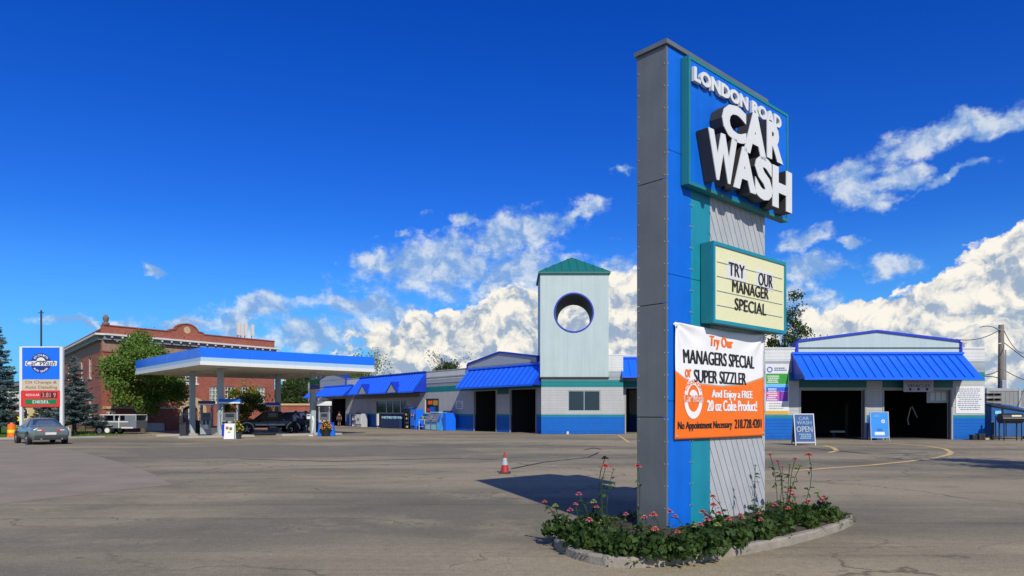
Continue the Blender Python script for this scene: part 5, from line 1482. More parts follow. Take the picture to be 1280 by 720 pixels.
# --- coupe at the left, seen from behind (built along +y = forward)
M_carg = carmat('grey_green_metallic', (.16, .20, .19))
car = thing('parked_car', 'grey green coupe seen from behind on the pavement in front of the price sign', 'car', (0, 0, 0))
S = [(-2.18, .34, .70, .50, .80, .80, .78, .92, .60), (-2.08, .26, .78, .46, .88, .86, .83, .98, .62), (-1.62, .24, .82, .46, .905, .90, .82, 1.02, .62),
     (-1.45, .24, .82, .46, .905, .91, .82, 1.04, .63), (-.72, .24, .82, .46, .91, .92, .84, 1.36, .56), (.0, .24, .82, .46, .905, .92, .84, 1.40, .58), (.42, .24, .82, .46, .905, .92, .84, 1.36, .58),
     (1.12, .24, .82, .46, .90, .92, .82, .98, .62), (1.75, .26, .80, .46, .88, .80, .78, .84, .55), (2.12, .32, .70, .48, .78, .68, .68, .70, .45)]
carbody(car, S, M_carg, M_glass, ((-1.32, .33), (1.38, .33)), .905)
for s in (-1, 1):
    wheel(car, s * .83, -1.32, .33, .22, s); wheel(car, s * .83, 1.38, .33, .22, s)
    quadpanel(car, 'tail_light', [(s * .30, -2.185, .70), (s * .80, -2.10, .70), (s * .81, -2.09, .84), (s * .34, -2.17, .83)] if s > 0 else [(s * .80, -2.10, .70), (s * .30, -2.185, .70), (s * .34, -2.17, .83), (s * .81, -2.09, .84)], mat('tail_light_red', (.55, .03, .04), .25), .03)
    quadpanel(car, 'reverse_light', [(s * .42, -2.19, .76), (s * .62, -2.16, .76), (s * .62, -2.16, .81), (s * .42, -2.19, .81)][::1 if s > 0 else -1], M_white, .02)
    quadpanel(car, 'side_window', [(s * .845, -.85, .95), (s * .85, .72, .95), (s * .61, .30, 1.33), (s * .60, -.55, 1.33)], M_glass, .012)
    MB().box((s * .97, .62, .97), (.16, .08, .11)).build('mirror', M_carg, car, bevel=.02)
quadpanel(car, 'rear_window', [(-.68, -1.40, 1.055), (.68, -1.40, 1.055), (.55, -.80, 1.35), (-.55, -.80, 1.35)], mat('rear_glass', (.03, .06, .10), .06, var=0, spec=.9))
quadpanel(car, 'windscreen', [(-.70, 1.07, 1.0), (.70, 1.07, 1.0), (.56, .5, 1.35), (-.56, .5, 1.35)], M_glass)
MB().box((0, -2.17, .42), (1.5, .14, .2)).build('rear_bumper', mat('dark_bumper', (.04, .045, .045), .5), car, bevel=.03)
MB().box((0, -2.2, .60), (.50, .03, .13)).build('number_plate', M_corn, car)
MB().box((0, -2.05, 1.02), (1.2, .12, .04)).build('rear_spoiler', M_carg, car, bevel=.015)
for s in (-.45, .5): MB().lathe((s, -2.22, .31), [(.045, -.08), (.045, .1)], 10, 'y').build('exhaust_tip', M_chrome, car)
car.location = (XD(51.5, 39.3), 39.3, 0); car.rotation_euler.z = R(45); car.scale = (1.0, 1.0, 1.0)

# --- pickup under the canopy, nose to the left
M_ptr = carmat('black_navy_paint', (.012, .016, .03))
tk = thing('pickup_truck', 'dark pickup truck with silver wheel arch trim parked behind the pumps', 'pickup', (0, 0, 0))
S = [(-2.7, .55, .80, .7, .92, 1.05, .92, 1.10, .86), (-.95, .5, .84, .7, .94, 1.08, .93, 1.13, .86), (-.93, .5, .84, .7, .94, 1.08, .90, 1.74, .62), (-.6, .5, .84, .7, .94, 1.08, .90, 1.80, .66),
     (.45, .5, .84, .7, .94, 1.08, .90, 1.80, .66), (1.25, .5, .84, .7, .94, 1.08, .88, 1.16, .80), (2.35, .5, .84, .7, .93, 1.0, .88, 1.06, .72), (2.62, .55, .78, .7, .88, .92, .84, .95, .66)]
carbody(tk, S, M_ptr, M_glass, ((-1.75, .40), (1.72, .40)), .93)
for s in (-1, 1):
    for y in (-1.75, 1.72):
        wheel(tk, s * .86, y, .40, .26, s)
        mb = MB(); vs = []; fs = []
        for k in range(13):
            a = PI * k / 12
            for rr_, xx in ((.47, .94), (.55, .94), (.55, .99), (.47, .99)): vs.append((s * xx, y + rr_ * math.cos(a), .42 + rr_ * math.sin(a)))
        for k in range(12): fs += [(4 * k + j, 4 * k + (j + 1) % 4, 4 * k + 4 + (j + 1) % 4, 4 * k + 4 + j) for j in range(4)]
        mb.add(vs, fs).build('wheel_arch_trim', mat('silver_trim', (.50, .47, .44), .35, metal=.3), tk)
    quadpanel(tk, 'side_window', [(s * .915, -.75, 1.13), (s * .915, .95, 1.13), (s * .68, .40, 1.72), (s * .68, -.6, 1.72)], M_glass)
    MB().box((s * 1.05, .85, 1.2), (.2, .1, .2)).build('mirror', M_black, tk, bevel=.02)
    quadpanel(tk, 'headlight', [(s * .55, 2.64, .75), (s * .86, 2.58, .75), (s * .86, 2.58, .9), (s * .55, 2.64, .9)], M_chrome, .02)
quadpanel(tk, 'windscreen', [(-.72, 1.16, 1.18), (.72, 1.16, 1.18), (.62, .52, 1.76), (-.62, .52, 1.76)], M_glass)
MB().box((0, 2.66, .62), (1.7, .14, .2)).build('front_bumper', M_chrome, tk, bevel=.03)
MB().box((0, -2.74, .62), (1.7, .12, .2)).build('rear_bumper', M_chrome, tk, bevel=.03)
MB().box((0, -2.72, .62)[0:3], (.01, .01, .01))
MB().box((0, -1.85, 1.145), (1.5, 1.6, .03)).build('bed_cover', M_black, tk)
MB().box((-.945, .0, .74), (.03, 2.2, .12)).build('side_trim', mat('silver_trim', None), tk)
MB().box((.945, .0, .74), (.03, 2.2, .12)).build('side_trim', mat('silver_trim', None), tk)
tk.location = (XD(338, 57), 57, 0); tk.rotation_euler.z = R(90 + 18)

# --- dark sport utility vehicle
sv_ = thing('sport_utility_vehicle', 'black sport utility vehicle seen from behind beyond the person in blue', 'car', (0, 0, 0))
S = [(-2.25, .45, .80, .65, .90, 1.05, .90, 1.55, .66), (-2.05, .42, .84, .65, .93, 1.08, .91, 1.70, .70), (-1.6, .42, .84, .65, .94, 1.08, .91, 1.76, .70), (.3, .42, .84, .65, .94, 1.08, .91, 1.76, .70),
     (1.15, .42, .84, .65, .93, 1.05, .88, 1.12, .78), (2.0, .42, .82, .65, .92, .95, .86, 1.0, .7), (2.3, .48, .76, .65, .86, .86, .8, .9, .6)]
carbody(sv_, S, carmat('black_paint', (.012, .012, .014)), M_glass, ((-1.4, .37), (1.4, .37)), .93)
for s in (-1, 1):
    wheel(sv_, s * .86, -1.4, .37, .24, s); wheel(sv_, s * .86, 1.4, .37, .24, s)
    quadpanel(sv_, 'side_window', [(s * .925, -2.0, 1.14), (s * .925, .9, 1.14), (s * .73, .35, 1.68), (s * .72, -1.85, 1.66)], M_glass)
    quadpanel(sv_, 'tail_light', [(s * .74, -2.27, .95), (s * .90, -2.24, .95), (s * .86, -2.24, 1.3), (s * .74, -2.27, 1.3)], mat('tail_light_red', None), .02)
quadpanel(sv_, 'rear_window', [(-.74, -2.27, 1.12), (.74, -2.27, 1.12), (.62, -2.24, 1.55), (-.62, -2.24, 1.55)], M_glass)
MB().box((0, -2.3, .6), (1.7, .14, .22)).build('rear_bumper', M_black, sv_, bevel=.03)
MB().box((0, -2.3, .85), (.45, .03, .13)).build('number_plate', M_corn, sv_)
sv_.location = (XD(377, 62.5), 62.5, 0); sv_.rotation_euler.z = R(-10)

# --- second dark car inside the far bay
# --- horse box trailer
tr_ = thing('trailer', 'grey two axle livestock trailer with open upper windows beside the maple tree', 'trailer', (0, 0, 0))
TLn = XD(176, 56) - XD(123, 56); M_tr = mat('trailer_grey', (.16, .19, .20), .45, metal=.2, var=.2)
MB().box((TLn / 2, 0, .77), (TLn, 1.9, .60)).build('lower_body', M_tr, tr_, bevel=.03)
MB().box((TLn / 2, 0, 1.52), (TLn, 1.9, .08)).build('roof', M_corn, tr_, bevel=.04)
for x in (0.04, TLn * .26, TLn * .5, TLn * .62, TLn - .04):
    for y in (-.92, .92): MB().box((x, y, 1.275), (.09, .06, .41)).build('upright', M_steel, tr_)
MB().box((TLn / 2, .9, 1.275), (TLn - .1, .04, .41)).build('far_panel', M_tr, tr_)
MB().box((TLn * .86, -.93, 1.275), (TLn * .24, .04, .41)).build('near_panel', M_tr, tr_)
MB().box((TLn * .42, -.967, .98), (TLn * .8, .03, .08)).build('white_stripe', M_corn, tr_)
MB().box((TLn * .61, -.968, .9), (.07, .03, .8)).build('door_post', M_corn, tr_)
MB().box((TLn * .8, -.968, .52), (.9, .03, .10)).build('step', M_corn, tr_)
for x in (.62, 1.22):
    for s in (-1, 1):
        o = MB().lathe((x, s * .98, .32), [(.18, -.1), (.31, -.1), (.32, -.05), (.32, .05), (.31, .1), (.18, .1)], 20, 'y').build('wheel', M_tire, tr_)
        MB().lathe((x, s * .98, .32), [(.19, -.11), (.16, -.112), (.16, .112), (.19, .11)], 14, 'y').build('rim', M_white, o)
MB().box((.92, -1.0, .72), (1.4, .26, .05)).build('mudguard', M_steel, tr_)
o = MB().lathe((.38, -1.04, 1.02), [(.17, -.1), (.29, -.1), (.3, 0), (.29, .1), (.17, .1)], 18, 'y').build('spare_wheel', M_tire, tr_)
MB().lathe((.38, -1.04, 1.02), [(.19, -.11), (.1, -.112), (.1, .05), (.19, .05)], 14, 'y').build('rim', M_white, o)
MB().tube([(-.0, -.5, .5), (-1.0, 0, .5), (0, .5, .5)], .05, 6).build('tow_hitch', M_steel, tr_)
MB().tube([(-1.0, 0, .0), (-1.0, 0, .9)], .04, 6).build('jockey_post', M_steel, tr_)
tag(tr_)
tr_.location = (XD(123, 56), 56, 0); tr_.rotation_euler.z = R(3)

# ------------------------------------------------------------------ planters and things at the pump ends
def planter(px, py, label, potm, flm, seed, r=.42, h=.5, fh=.7):
    D = G(640, py).y; x = XD(px, D); t = thing('flower_planter', label, 'planter', (x, D, 0), 'flower planters at the ends of the pump islands')
    MB().lathe((x, D, 0), [(r * .78, 0), (r * .9, h * .5), (r, h * .93), (r * 1.06, h * .94), (r * 1.06, h), (r * .9, h)], 18).build('pot', potm, t, smooth=False)
    rr = random.Random(seed); vs = []; fs = []; v2 = []; f2 = []
    for i in range(900):
        a = rr.uniform(0, 6.28); q = rr.random() ** .5 * r * 1.15; z = h - .05 + rr.random() * fh * (1 - (q / (r * 1.3)) ** 2)
        leaf(rr, Vector((x + q * math.cos(a), D + q * math.sin(a), z)), .12, vs, fs)
        if rr.random() < .35: leaf(rr, Vector((x + q * math.cos(a) * 1.05, D + q * math.sin(a) * 1.05, z + .05)), .11, v2, f2)
    MB().add(vs, fs).build('foliage', M_leafd, t, fix=False); MB().add(v2, f2).build('flowers', flm, t, fix=False)
planter(294.5, 548.5, 'dark pot of yellow flowers in front of the white folding board', mat('dark_green_pot', (.03, .045, .045), .6), mat('yellow_petal', (.55, .42, .03), .6), 1, fh=.75)
planter(407.5, 545.3, 'dark pot of orange and pink flowers beside the front right column', M_black, mat('orange_petal', (.75, .28, .08), .6), 2, r=.36, fh=.72)
def folding(px, py, w, h, m, label, rz=.3, nm='folding_board'):
    D = G(640, py).y; x = XD(px, D); t = thing(nm, label, 'board', (0, 0, 0))
    for s in (-1, 1):
        M = Matrix.Rotation(s * .16, 3, 'X')
        MB().box((0, s * .17, h / 2), (w, .035, h), M=M).build('leaf_panel', m, t, bevel=.01)
        for k in (-1, 1): MB().box((k * (w / 2 - .03), s * .18, h / 2), (.05, .05, h + .02), M=M).build('frame_rail', M_white, t)
    t.location = (x, D, .01); t.rotation_euler.z = rz; return t
folding(287.5, 549, .62, 1.0, M_white, 'white folding board with coloured print at the left pump island', rz=.15)
fb = [o for o in bpy.data.objects if o.name == 'folding_board'][0]
for k, (a, b, c) in enumerate(((-.12, .75, M_red), (.1, .70, M_green), (.0, .5, mat('bright_yellow', None)))):
    MB().box((a + fb.location.x, fb.location.y - .235 - .0, b + .01), (.16, .02, .12), M=Matrix.Rotation(-.16, 3, 'X')).build('print_patch', c, fb)
bc = thing('blue_washer_stand', 'dark blue windscreen wash stand just left of the yellow flowers', 'stand', (XD(281, 46.5), 46.5, 0))
x = XD(281, 46.5)
MB().box((x, 46.5, .55), (.30, .28, .8)).build('bin', M_bluedk, bc, bevel=.03); MB().box((x, 46.5, 1.05), (.26, .24, .16)).build('towel_box', M_black, bc, bevel=.03)
MB().tube([(x, 46.5, 0), (x, 46.5, .3)], .08, 8).build('stem', M_white, bc)
for px in (400.5, 415.5):
    D = 51.2; x = XD(px, D)
    t = thing('blue_wash_bucket', 'bright blue wash bucket stand %s the orange flower pot' % ('left of' if px < 405 else 'right of'), 'bucket', (x, D, 0))
    MB().hull8([(x + a * .2, D + b * .15, .02) for a, b in ((-1, -1), (1, -1), (1, 1), (-1, 1))] + [(x + a * .11, D + b * .12, .85) for a, b in ((-1, -1), (1, -1), (1, 1), (-1, 1))]).build('stand', M_blue, t, bevel=.02)
    MB().box((x, D, .93), (.24, .22, .14)).build('lid', M_bluedk, t, bevel=.02)

# ------------------------------------------------------------------ goods in front of the shop
def SP(px, out): p = FS.pt(FS.T(px, out), 0, out); return Vector(p)
RZS = math.atan2(-.797, .603)
def placed(name, label, cat, px, out, group=None):
    t = thing(name, label, cat, (0, 0, 0), group); t['_p'] = 0; del t['_p']
    p = SP(px, out); return t, p
def finish(t, p, rz=RZS): t.location = p; t.rotation_euler.z = rz
t, p = placed('ice_chest', 'pale grey ice chest with a sloped lid at the left end of the shop', 'ice chest', 452, .8)
MB().box((0, 0, .78), (1.5, .75, 1.55)).build('cabinet', M_lgrey, t, bevel=.03)
for s in (-1, 1): MB().box((s * .37, -.40, .9), (.68, .05, 1.1)).build('door', M_white, t, bevel=.02)
for s in (-1, 1): MB().box((s * .08, -.445, .9), (.04, .05, .3)).build('handle', M_black, t)
MB().box((0, -.40, 1.62), (1.3, .06, .16)).build('header', M_black, t)
finish(t, p)
t, p = placed('propane_cage', 'low white wire cage of gas bottles left of the ice chest', 'cage', 443.5, .7)
for x in (-.5, 0, .5):
    for z in (0.06, .8): MB().lathe((x * .8, 0, z), [(.14, 0), (.15, .08), (.15, .4), (.08, .5), (.08, .56)], 12).build('gas_bottle', M_corn, t)
for x in (-.68, .68):
    for y in (-.3, .3): MB().box((x, y, .75), (.04, .04, 1.5)).build('cage_post', M_steel, t)
for z in (.03, .74, 1.48):
    for y in (-.3, .3): MB().box((0, y, z), (1.36, .03, .03)).build('cage_rail', M_steel, t)
    MB().box((0, 0, z), (1.36, .58, .02)).build('cage_shelf', M_steel, t)
finish(t, p)
t, p = placed('drink_rack', 'dark upright drinks rack with coloured bottles right of the shop windows', 'rack', 511, .8)
MB().box((0, .25, 1.15), (.95, .08, 2.3)).build('back_panel', M_black, t); MB().box((0, 0, 2.22), (.95, .55, .3)).build('header', M_ink, t, bevel=.02)
for s in (-1, 1): MB().box((s * .46, 0, 1.05), (.04, .55, 2.1)).build('side', M_black, t)
rr = random.Random(9)
for k in range(5):
    MB().box((0, 0, .12 + k * .42), (.9, .5, .04)).build('shelf', M_black, t)
    for j in range(5): MB().lathe((-.34 + j * .17, -.12, .14 + k * .42), [(.06, 0), (.06, .2), (.025, .27), (.025, .31)], 8).build('bottle', rr.choice((M_ink, M_bluedk, M_corn, M_red, MATS['bright_yellow'], M_green)), t)
finish(t, p)
t, p = placed('drinks_machine', 'bright blue drinks vending machine with red white and blue round logo', 'vending machine', 521, .8)
MB().box((0, 0, 1.02), (1.15, .85, 2.0)).build('cabinet', M_cblue, t, bevel=.04)
MB().box((-.08, -.44, 1.1), (.85, .05, 1.6)).build('front_panel', mat('machine_blue', (.02, .20, .85), .3), t, bevel=.02)
Fm = Fr(0, 0, 1, 0)
for a0_, a1_, c in ((20, 160, M_red), (200, 340, M_bluedk)):
    mb = MB(); ring(Fm, -.05, 1.42, 0, .26, a0_, a1_, .482, mb); mb.build('round_logo', c, t, fix=False)
mb = MB(); ring(Fm, -.05, 1.42, 0, .28, 0, 360, .475, mb); mb.build('round_logo_ground', M_white, t, fix=False)
MB().box((.44, -.45, 1.25), (.14, .05, .5)).build('coin_panel', M_black, t); MB().box((0, -.45, .3), (.6, .05, .16)).build('delivery_flap', M_black, t)
finish(t, p)
t, p = placed('folding_table', 'small white legged table with coloured goods in front of the poster window', 'table', 530, 1.1)
MB().box((0, 0, .98), (1.15, .6, .05)).build('table_top', M_white, t)
for x in (-.52, .52):
    for y in (-.26, .26): MB().box((x, y, .48), (.04, .04, .96)).build('leg', M_white, t)
MB().box((0, 0, .3), (1.0, .5, .03)).build('lower_shelf', M_white, t)
finish(t, p)
for k, (dx_, c, w_, h_) in enumerate(((-.35, M_teal2, .35, .3), (.05, mat('pink_print', None), .3, .22), (.36, M_green, .28, .26))):
    q = p + Vector((FS.u[0] * dx_, FS.u[1] * dx_, 1.01))
    t2 = thing('goods_box', ['teal', 'pink', 'green'][k] + ' goods box lying on the small table by the drinks machine', 'box', tuple(q), 'goods on the small table')
    MB().box((q.x, q.y, q.z + h_ / 2), (w_, .3, h_), RZS).build('carton', c, t2, bevel=.01); MB().box((q.x, q.y, q.z + h_ + .012), (w_ * .9, .27, .02), RZS).build('flap', M_corn, t2)
t, p = placed('ice_merchandiser', 'long blue ice cabinet with two slanted grey doors right of the table', 'freezer', 544.5, 1.0)
Fi = Fr(-1.2, 0, 0, 1)
def slab(y0, z0, y1, z1, x0, x1, th): 
    return MB().hull8([(x0, y0, z0), (x1, y0, z0), (x1, y0 + th, z0), (x0, y0 + th, z0), (x0, y1, z1), (x1, y1, z1), (x1, y1 + th, z1), (x0, y1 + th, z1)])
slab(-.55, .02, -.55, .75, -1.15, 1.15, 1.0).build('base_cabinet', mat('ice_blue_cabinet', (.06, .22, .42), .4, var=.3, scale=2), t, bevel=.02)
slab(-.52, .752, -.05, 1.62, -1.15, 1.15, .5).build('upper_cabinet', M_bluedk, t, bevel=.02)
for s in (-1, 1):
    slab(-.57, .80, -.12, 1.58, s * .58 - .5, s * .58 + .5, .04).build('sloped_door', mat('grey_door', (.16, .17, .21), .4, var=.2), t)
    slab(-.62, 1.0, -.40, 1.4, s * .12 - .03, s * .12 + .03, .04).build('handle', M_chrome, t)
for s in (-1, 1): slab(-.56, .06, -.565, .55, s * .55 - .45, s * .55 + .45, .01).build('ice_print', mat('ice_print', (.35, .58, .66), .5, var=.35, scale=6), t)
MB().box((0, .1, 1.7), (1.6, .5, .14)).build('top_stock', mat('pale_blue_goods', (.25, .5, .6), .5, var=.3, scale=6), t, bevel=.02)
finish(t, p)
t, p = placed('blue_kiosk', 'bright sky blue wedge shaped kiosk at the end of the ice cabinets', 'kiosk', 558, .95)
slab(-.6, 0.01, -.1, 1.72, -.72, .1, .6).build('sloped_front', mat('bright_sky_blue', (.05, .38, .80), .4), t, bevel=.02)
MB().box((.42, .05, .83), (.6, 1.1, 1.66)).build('side_cabinet', M_cblue, t, bevel=.03); MB().box((-.1, .2, 1.80), (.9, .5, .12)).build('top_cap', M_black, t, bevel=.03)
finish(t, p)
for px, c, lab, o in ((466, mat('navy_cloth', (.015, .03, .06), .8), 'row of dark bagged goods under the shop window', .45),):
    pass
t, p = placed('bagged_goods_shelf', 'dark shelf of pale blue bagged goods under the shop windows', 'shelf', 490, .55)
MB().box((0, 0, .5), (4.4, .5, .98)).build('shelf_unit', mat('navy_riser', None), t, bevel=.02)
rr = random.Random(4)
for i in range(11):
    MB().box((-2.0 + i * .4, rr.uniform(-.05, .05), 1.14), (.36, .34, rr.uniform(.24, .34)), rr.uniform(-.2, .2)).build('bag', MATS['pale_blue_goods'] if i % 3 else mat('pale_bag', (.35, .42, .45), .6), t, bevel=.05)
finish(t, p)
t, p = placed('white_post_stand', 'slim white stand at the left edge of the shop windows', 'stand', 472, .9)
MB().box((0, 0, .9), (.3, .2, 1.3)).build('card', M_corn, t, bevel=.02); MB().tube([(0, 0, .02), (0, 0, .4)], .04, 6).build('stem', M_steel, t); MB().box((0, 0, .02), (.5, .4, .04)).build('foot', M_steel, t)
finish(t, p)

# ------------------------------------------------------------------ right edge: pole, fence, skip, smoker
up = thing('utility_pole', 'weathered wooden utility pole at the right edge', 'pole', (XD(1251.5, 56), 56, 0))
pxm = XD(1251.5, 56); PT = HD(406, 56)
MB().tube([(pxm, 56, -.1), (pxm, 56, PT * .5), (pxm, 56, PT)], [.27, .23, .19], 12).build('pole', M_wood, up, smooth=True)
for z in (.4, 1.5): MB().tube([(pxm - .32, 55.9, PT - z), (pxm - .1, 55.85, PT - z)], .05, 6).build('insulator', M_corn, up)
MB().tube([(pxm + .22, 55.8, .0), (pxm + .22, 55.8, PT - 2)], .05, 6).build('conduit', M_steel, up)
MB().box((pxm - .02, 55.72, 3.9), (.35, .25, .7)).build('meter_box', M_steel, up, bevel=.02)
def wire(a, b, sag, r, lab):
    a, b = Vector(a), Vector(b); pts = []
    for i in range(25):
        k = i / 24; q = a.lerp(b, k); q.z -= sag * 4 * k * (1 - k); pts.append(q)
    tag(MB().tube(pts, r, 5).build('overhead_wire', M_black), lab, 'wire', 'wires on the utility pole')
top = (pxm - .1, 55.9, PT - .35)
wire(top, (XD(1195, 50), 50, HD(424, 50)), .35, .03, 'thin wire running left from the pole top to the gable')
wire((pxm + .2, 56, PT - 1.4), (XD(1300, 50), 46, HD(500, 46)), .1, .03, 'guy wire dropping right from high on the pole')
wire((pxm + .1, 56, PT - .2), (XD(1330, 70), 75, HD(440, 75)), .8, .03, 'upper wire leaving the frame to the right')
wire((pxm - .2, 55.8, HD(462, 56)), (RX1 - .1, 46, HD(466, 45)), .25, .035, 'upper cable from the pole to the building corner')
wire((pxm - .2, 55.8, HD(474, 56)), (RX1 - .1, 46, HD(475, 45)), -.25, .035, 'lower cable looping from the pole to the building corner')
wire((pxm + .2, 56, HD(462, 56)), (XD(1330, 60), 60, HD(480, 60)), .5, .03, 'lower wire leaving the frame to the right')
wire((pxm - .15, 55.9, PT - .5), (pxm - 2.2, 55.2, PT - .3), -.22, .03, 'short looped wire just left of the pole top')
# panelled fence behind the skip
fn = thing('panel_fence', 'grey framed panel fence beside the pole', 'fence', (XD(1262, 52), 52, 0))
Ff = Fr(XD(1234, 52), 52, 1, 0)
for i in range(5):
    a = i * 2.35
    MB().fbox(Ff, a - .09, a + .09, 0, 3.5, -.1, .08).build('post', M_steel, fn)
    MB().fbox(Ff, a + .09, a + 2.26, 3.3, 3.5, -.05, .06).build('rail', M_steel, fn)
    MB().fbox(Ff, a + .09, a + 2.26, 1.9, 2.1, -.05, .06).build('rail', M_steel, fn)
    for k in range(7): MB().fbox(Ff, a + .10 + k * .308, a + .395 + k * .308, .1, 3.3, -.045, .02).build('fence_board', mat('grey_fence_board', (.22, .23, .22), .8, var=.2, streak=.1), fn)
pl = thing('stacked_pallets', 'dark stack of junk and pallets in the gap beside the building corner', 'pallets', (XD(1238, 47.5), 47.5, 0))
for k in range(9):
    z = .1 + k * .34
    MB().box((XD(1237, 47.5) + .02 * math.sin(k * 3), 47.6, z), (1.1, 1.0, .03), .05 * math.sin(k)).build('pallet_deck', M_wood, pl)
    for j in (-.45, 0, .45): MB().box((XD(1237, 47.5) + j, 47.6, z + .1), (.1, 1.0, .16), .05 * math.sin(k)).build('pallet_runner', mat('dark_timber', (.04, .035, .03), .9), pl)
dm = thing('dumpster', 'dark blue dumpster with sloping black lid at the right edge', 'dumpster', (XD(1258, 47), 47, 0))
dx0, dx1 = XD(1238, 46), XD(1286, 46)
M_dmp = mat('dumpster_blue', (.012, .09, .27), .5, var=.25, scale=1.5)
MB().hull8([(dx0, 45.9, .15), (dx1, 45.9, .15), (dx1, 47.6, .15), (dx0, 47.6, .15), (dx0, 45.9, HD(508, 46)), (dx1, 45.9, 1.9), (dx1, 47.6, 2.2), (dx0, 47.6, HD(504, 46) + .2)]).build('body', M_dmp, dm, bevel=.03)
MB().hull8([(dx0 - .05, 45.82, HD(508, 46) + .02), (dx1 + .05, 45.82, 1.72), (dx1 + .05, 47.7, 2.05), (dx0 - .05, 47.7, 2.32), (dx0 - .05, 45.82, HD(506, 46) + .04), (dx1 + .05, 45.82, 1.80), (dx1 + .05, 47.7, 2.13), (dx0 - .05, 47.7, 2.4)]).build('lid', M_black, dm)
for i in range(4):
    x = dx0 + .3 + i * .68; MB().box((x, 45.87, .85), (.08, .07, 1.3)).build('rib', M_dmp, dm)
MB().box((dx0 + .45, 45.86, 1.72), (.5, .02, .22)).build('label', mat('pale_blue_label', (.2, .55, .75), .5), dm)
for x in (dx0 + .1, dx1 - .3): MB().box((x, 45.9, .08), (.2, .2, .16)).build('caster', M_black, dm)
sm = thing('barrel_smoker', 'black barrel smoker grill on legs in front of the blue dumpster', 'grill', (XD(1262, 43.5), 43.5, 0))
x0, x1 = XD(1249, 43.5), XD(1277, 43.5); zc = HD(523, 43.5)
MB().lathe((0, 0, 0), [(.26, 0), (.31, .03), (.31, x1 - x0 - .03), (.26, x1 - x0)], 18, 'x').xform(Matrix.Translation((x0, 43.5, zc))).build('barrel', M_black, sm)
for x in (x0 + .15, x1 - .15):
    for s in (-1, 1): MB().tube([(x, 43.5 + s * .22, 0), (x, 43.5 + s * .2, zc - .1)], .035, 6).build('leg', M_black, sm)
MB().box(((x0 + x1) / 2, 43.15, zc + .02), (x1 - x0, .05, .04)).build('shelf_rail', M_steel, sm)
MB().tube([(x0 + .2, 43.5, zc + .28), (x0 + .2, 43.5, zc + .6)], .06, 8).build('chimney', M_black, sm)
MB().box(((x0 + x1) / 2 + .15, 43.18, zc + .16), (.6, .02, .1)).build('handle_plate', M_cream, sm)
bp_ = thing('blue_bollard', 'short dark bollard in front of the dumpster', 'bollard', (XD(1241, 44.3), 44.3, 0))
MB().tube([(XD(1241, 44.3), 44.3, 0), (XD(1241, 44.3), 44.3, 1.1)], .08, 10).build('tube', M_black, bp_); MB().lathe((XD(1241, 44.3), 44.3, 1.1), [(.08, 0), (.06, .04), (.0, .06)], 10).build('cap', M_steel, bp_)
for k, (px, w_, h_, lab) in enumerate(((1216.5, .3, .28, 'left'), (1225.5, .42, .34, 'right'))):
    D = 44.25; x = XD(px, D)
    t = thing('black_crate', 'small black crate on the ground at the right pier, the %s one of two' % lab, 'crate', (x, D, 0), 'black crates at the right pier')
    MB().box((x, D, .02 + h_ / 2), (w_, .34, h_)).build('box', M_black, t, bevel=.02)
    for s in (-1, 1): MB().box((x + s * w_ * .3, D - .18, h_ * .5), (.04, .03, h_ * .8)).build('slat', mat('charcoal_plastic', None), t)
    MB().box((x, D, h_ + .035), (w_ * 1.06, .37, .03)).build('rim', mat('charcoal_plastic', None), t)
lm = thing('cardboard_carton', 'flattened pale carton lying beside the black crates', 'carton', (XD(1232, 44.2), 44.2, 0))
MB().box((XD(1232, 44.2), 44.2, .07), (.3, .25, .1), .3).build('carton', M_tan, lm); MB().box((XD(1233.5, 44.2), 44.2, .13), (.2, .2, .01), .7).build('flap', M_tan, lm)
hl = thing('roof_pipe', 'thin vent pipe with hooked top on the parapet beside the gable', 'pipe', (XD(1205, 45), 45, 5.84))
MB().tube([(XD(1205, 45), 45, 5.7), (XD(1205, 45), 45, HD(429, 45))], .04, 6).build('pipe', M_steel, hl); MB().box((XD(1205, 45), 45, HD(429, 45)), (.3, .08, .05)).build('hood', M_steel, hl)

# ------------------------------------------------------------------ cone, bollard and flower bed in the foreground
cnx, cny = XD(631, 20.2), 20.2
co = thing('traffic_cone', 'red traffic cone with a pale reflective collar standing alone on the asphalt', 'cone', (cnx, cny, 0))
M_cone = mat('cone_red', (.38, .02, .018), .5, var=.1)
MB().box((cnx, cny, .02), (.34, .34, .036)).build('base', M_black, co, bevel=.008)
def cseg(a, b): r = lambda z: .125 - .105 * z / .58; return [(r(a), a + .038), (r(b), b + .038)]
MB().lathe((cnx, cny, 0), cseg(0, .2), 20).build('cone_body', M_cone, co, smooth=False)
MB().lathe((cnx, cny, 0), [(cseg(.2, .4)[0][0] + .003, .239), (cseg(.2, .4)[1][0] + .003, .438)], 20).build('collar', mat('reflective_white', (.36, .40, .44), .5, var=.2, scale=12), co)
MB().lathe((cnx, cny, 0), cseg(.4, .56), 20).build('cone_body', M_cone, co)
wb2 = thing('white_bollard', 'tiny white bollard stub at the foot of the tower wall', 'bollard', (XD(709.5, 55.6), 55.6, 0))
MB().tube([(XD(709.5, 55.6), 55.6, 0), (XD(709.5, 55.6), 55.6, .22)], .09, 8).build('stub', M_white, wb2); MB().box((XD(709.5, 55.6), 55.6, .01), (.3, .3, .02)).build('plate', M_tan, wb2)

# flower bed round the pylon
bedp = [FP.pt(-1.6, 0, 1.0), FP.pt(W_p + .9, 0, 1.25), FP.pt(W_p + 1.2, 0, .2), FP.pt(W_p + .6, 0, -1.3), FP.pt(-.8, 0, -1.3), FP.pt(-1.7, 0, -.2)]
n_ = len(bedp); c_ = Vector((sum(p[0] for p in bedp) / n_, sum(p[1] for p in bedp) / n_, .12))
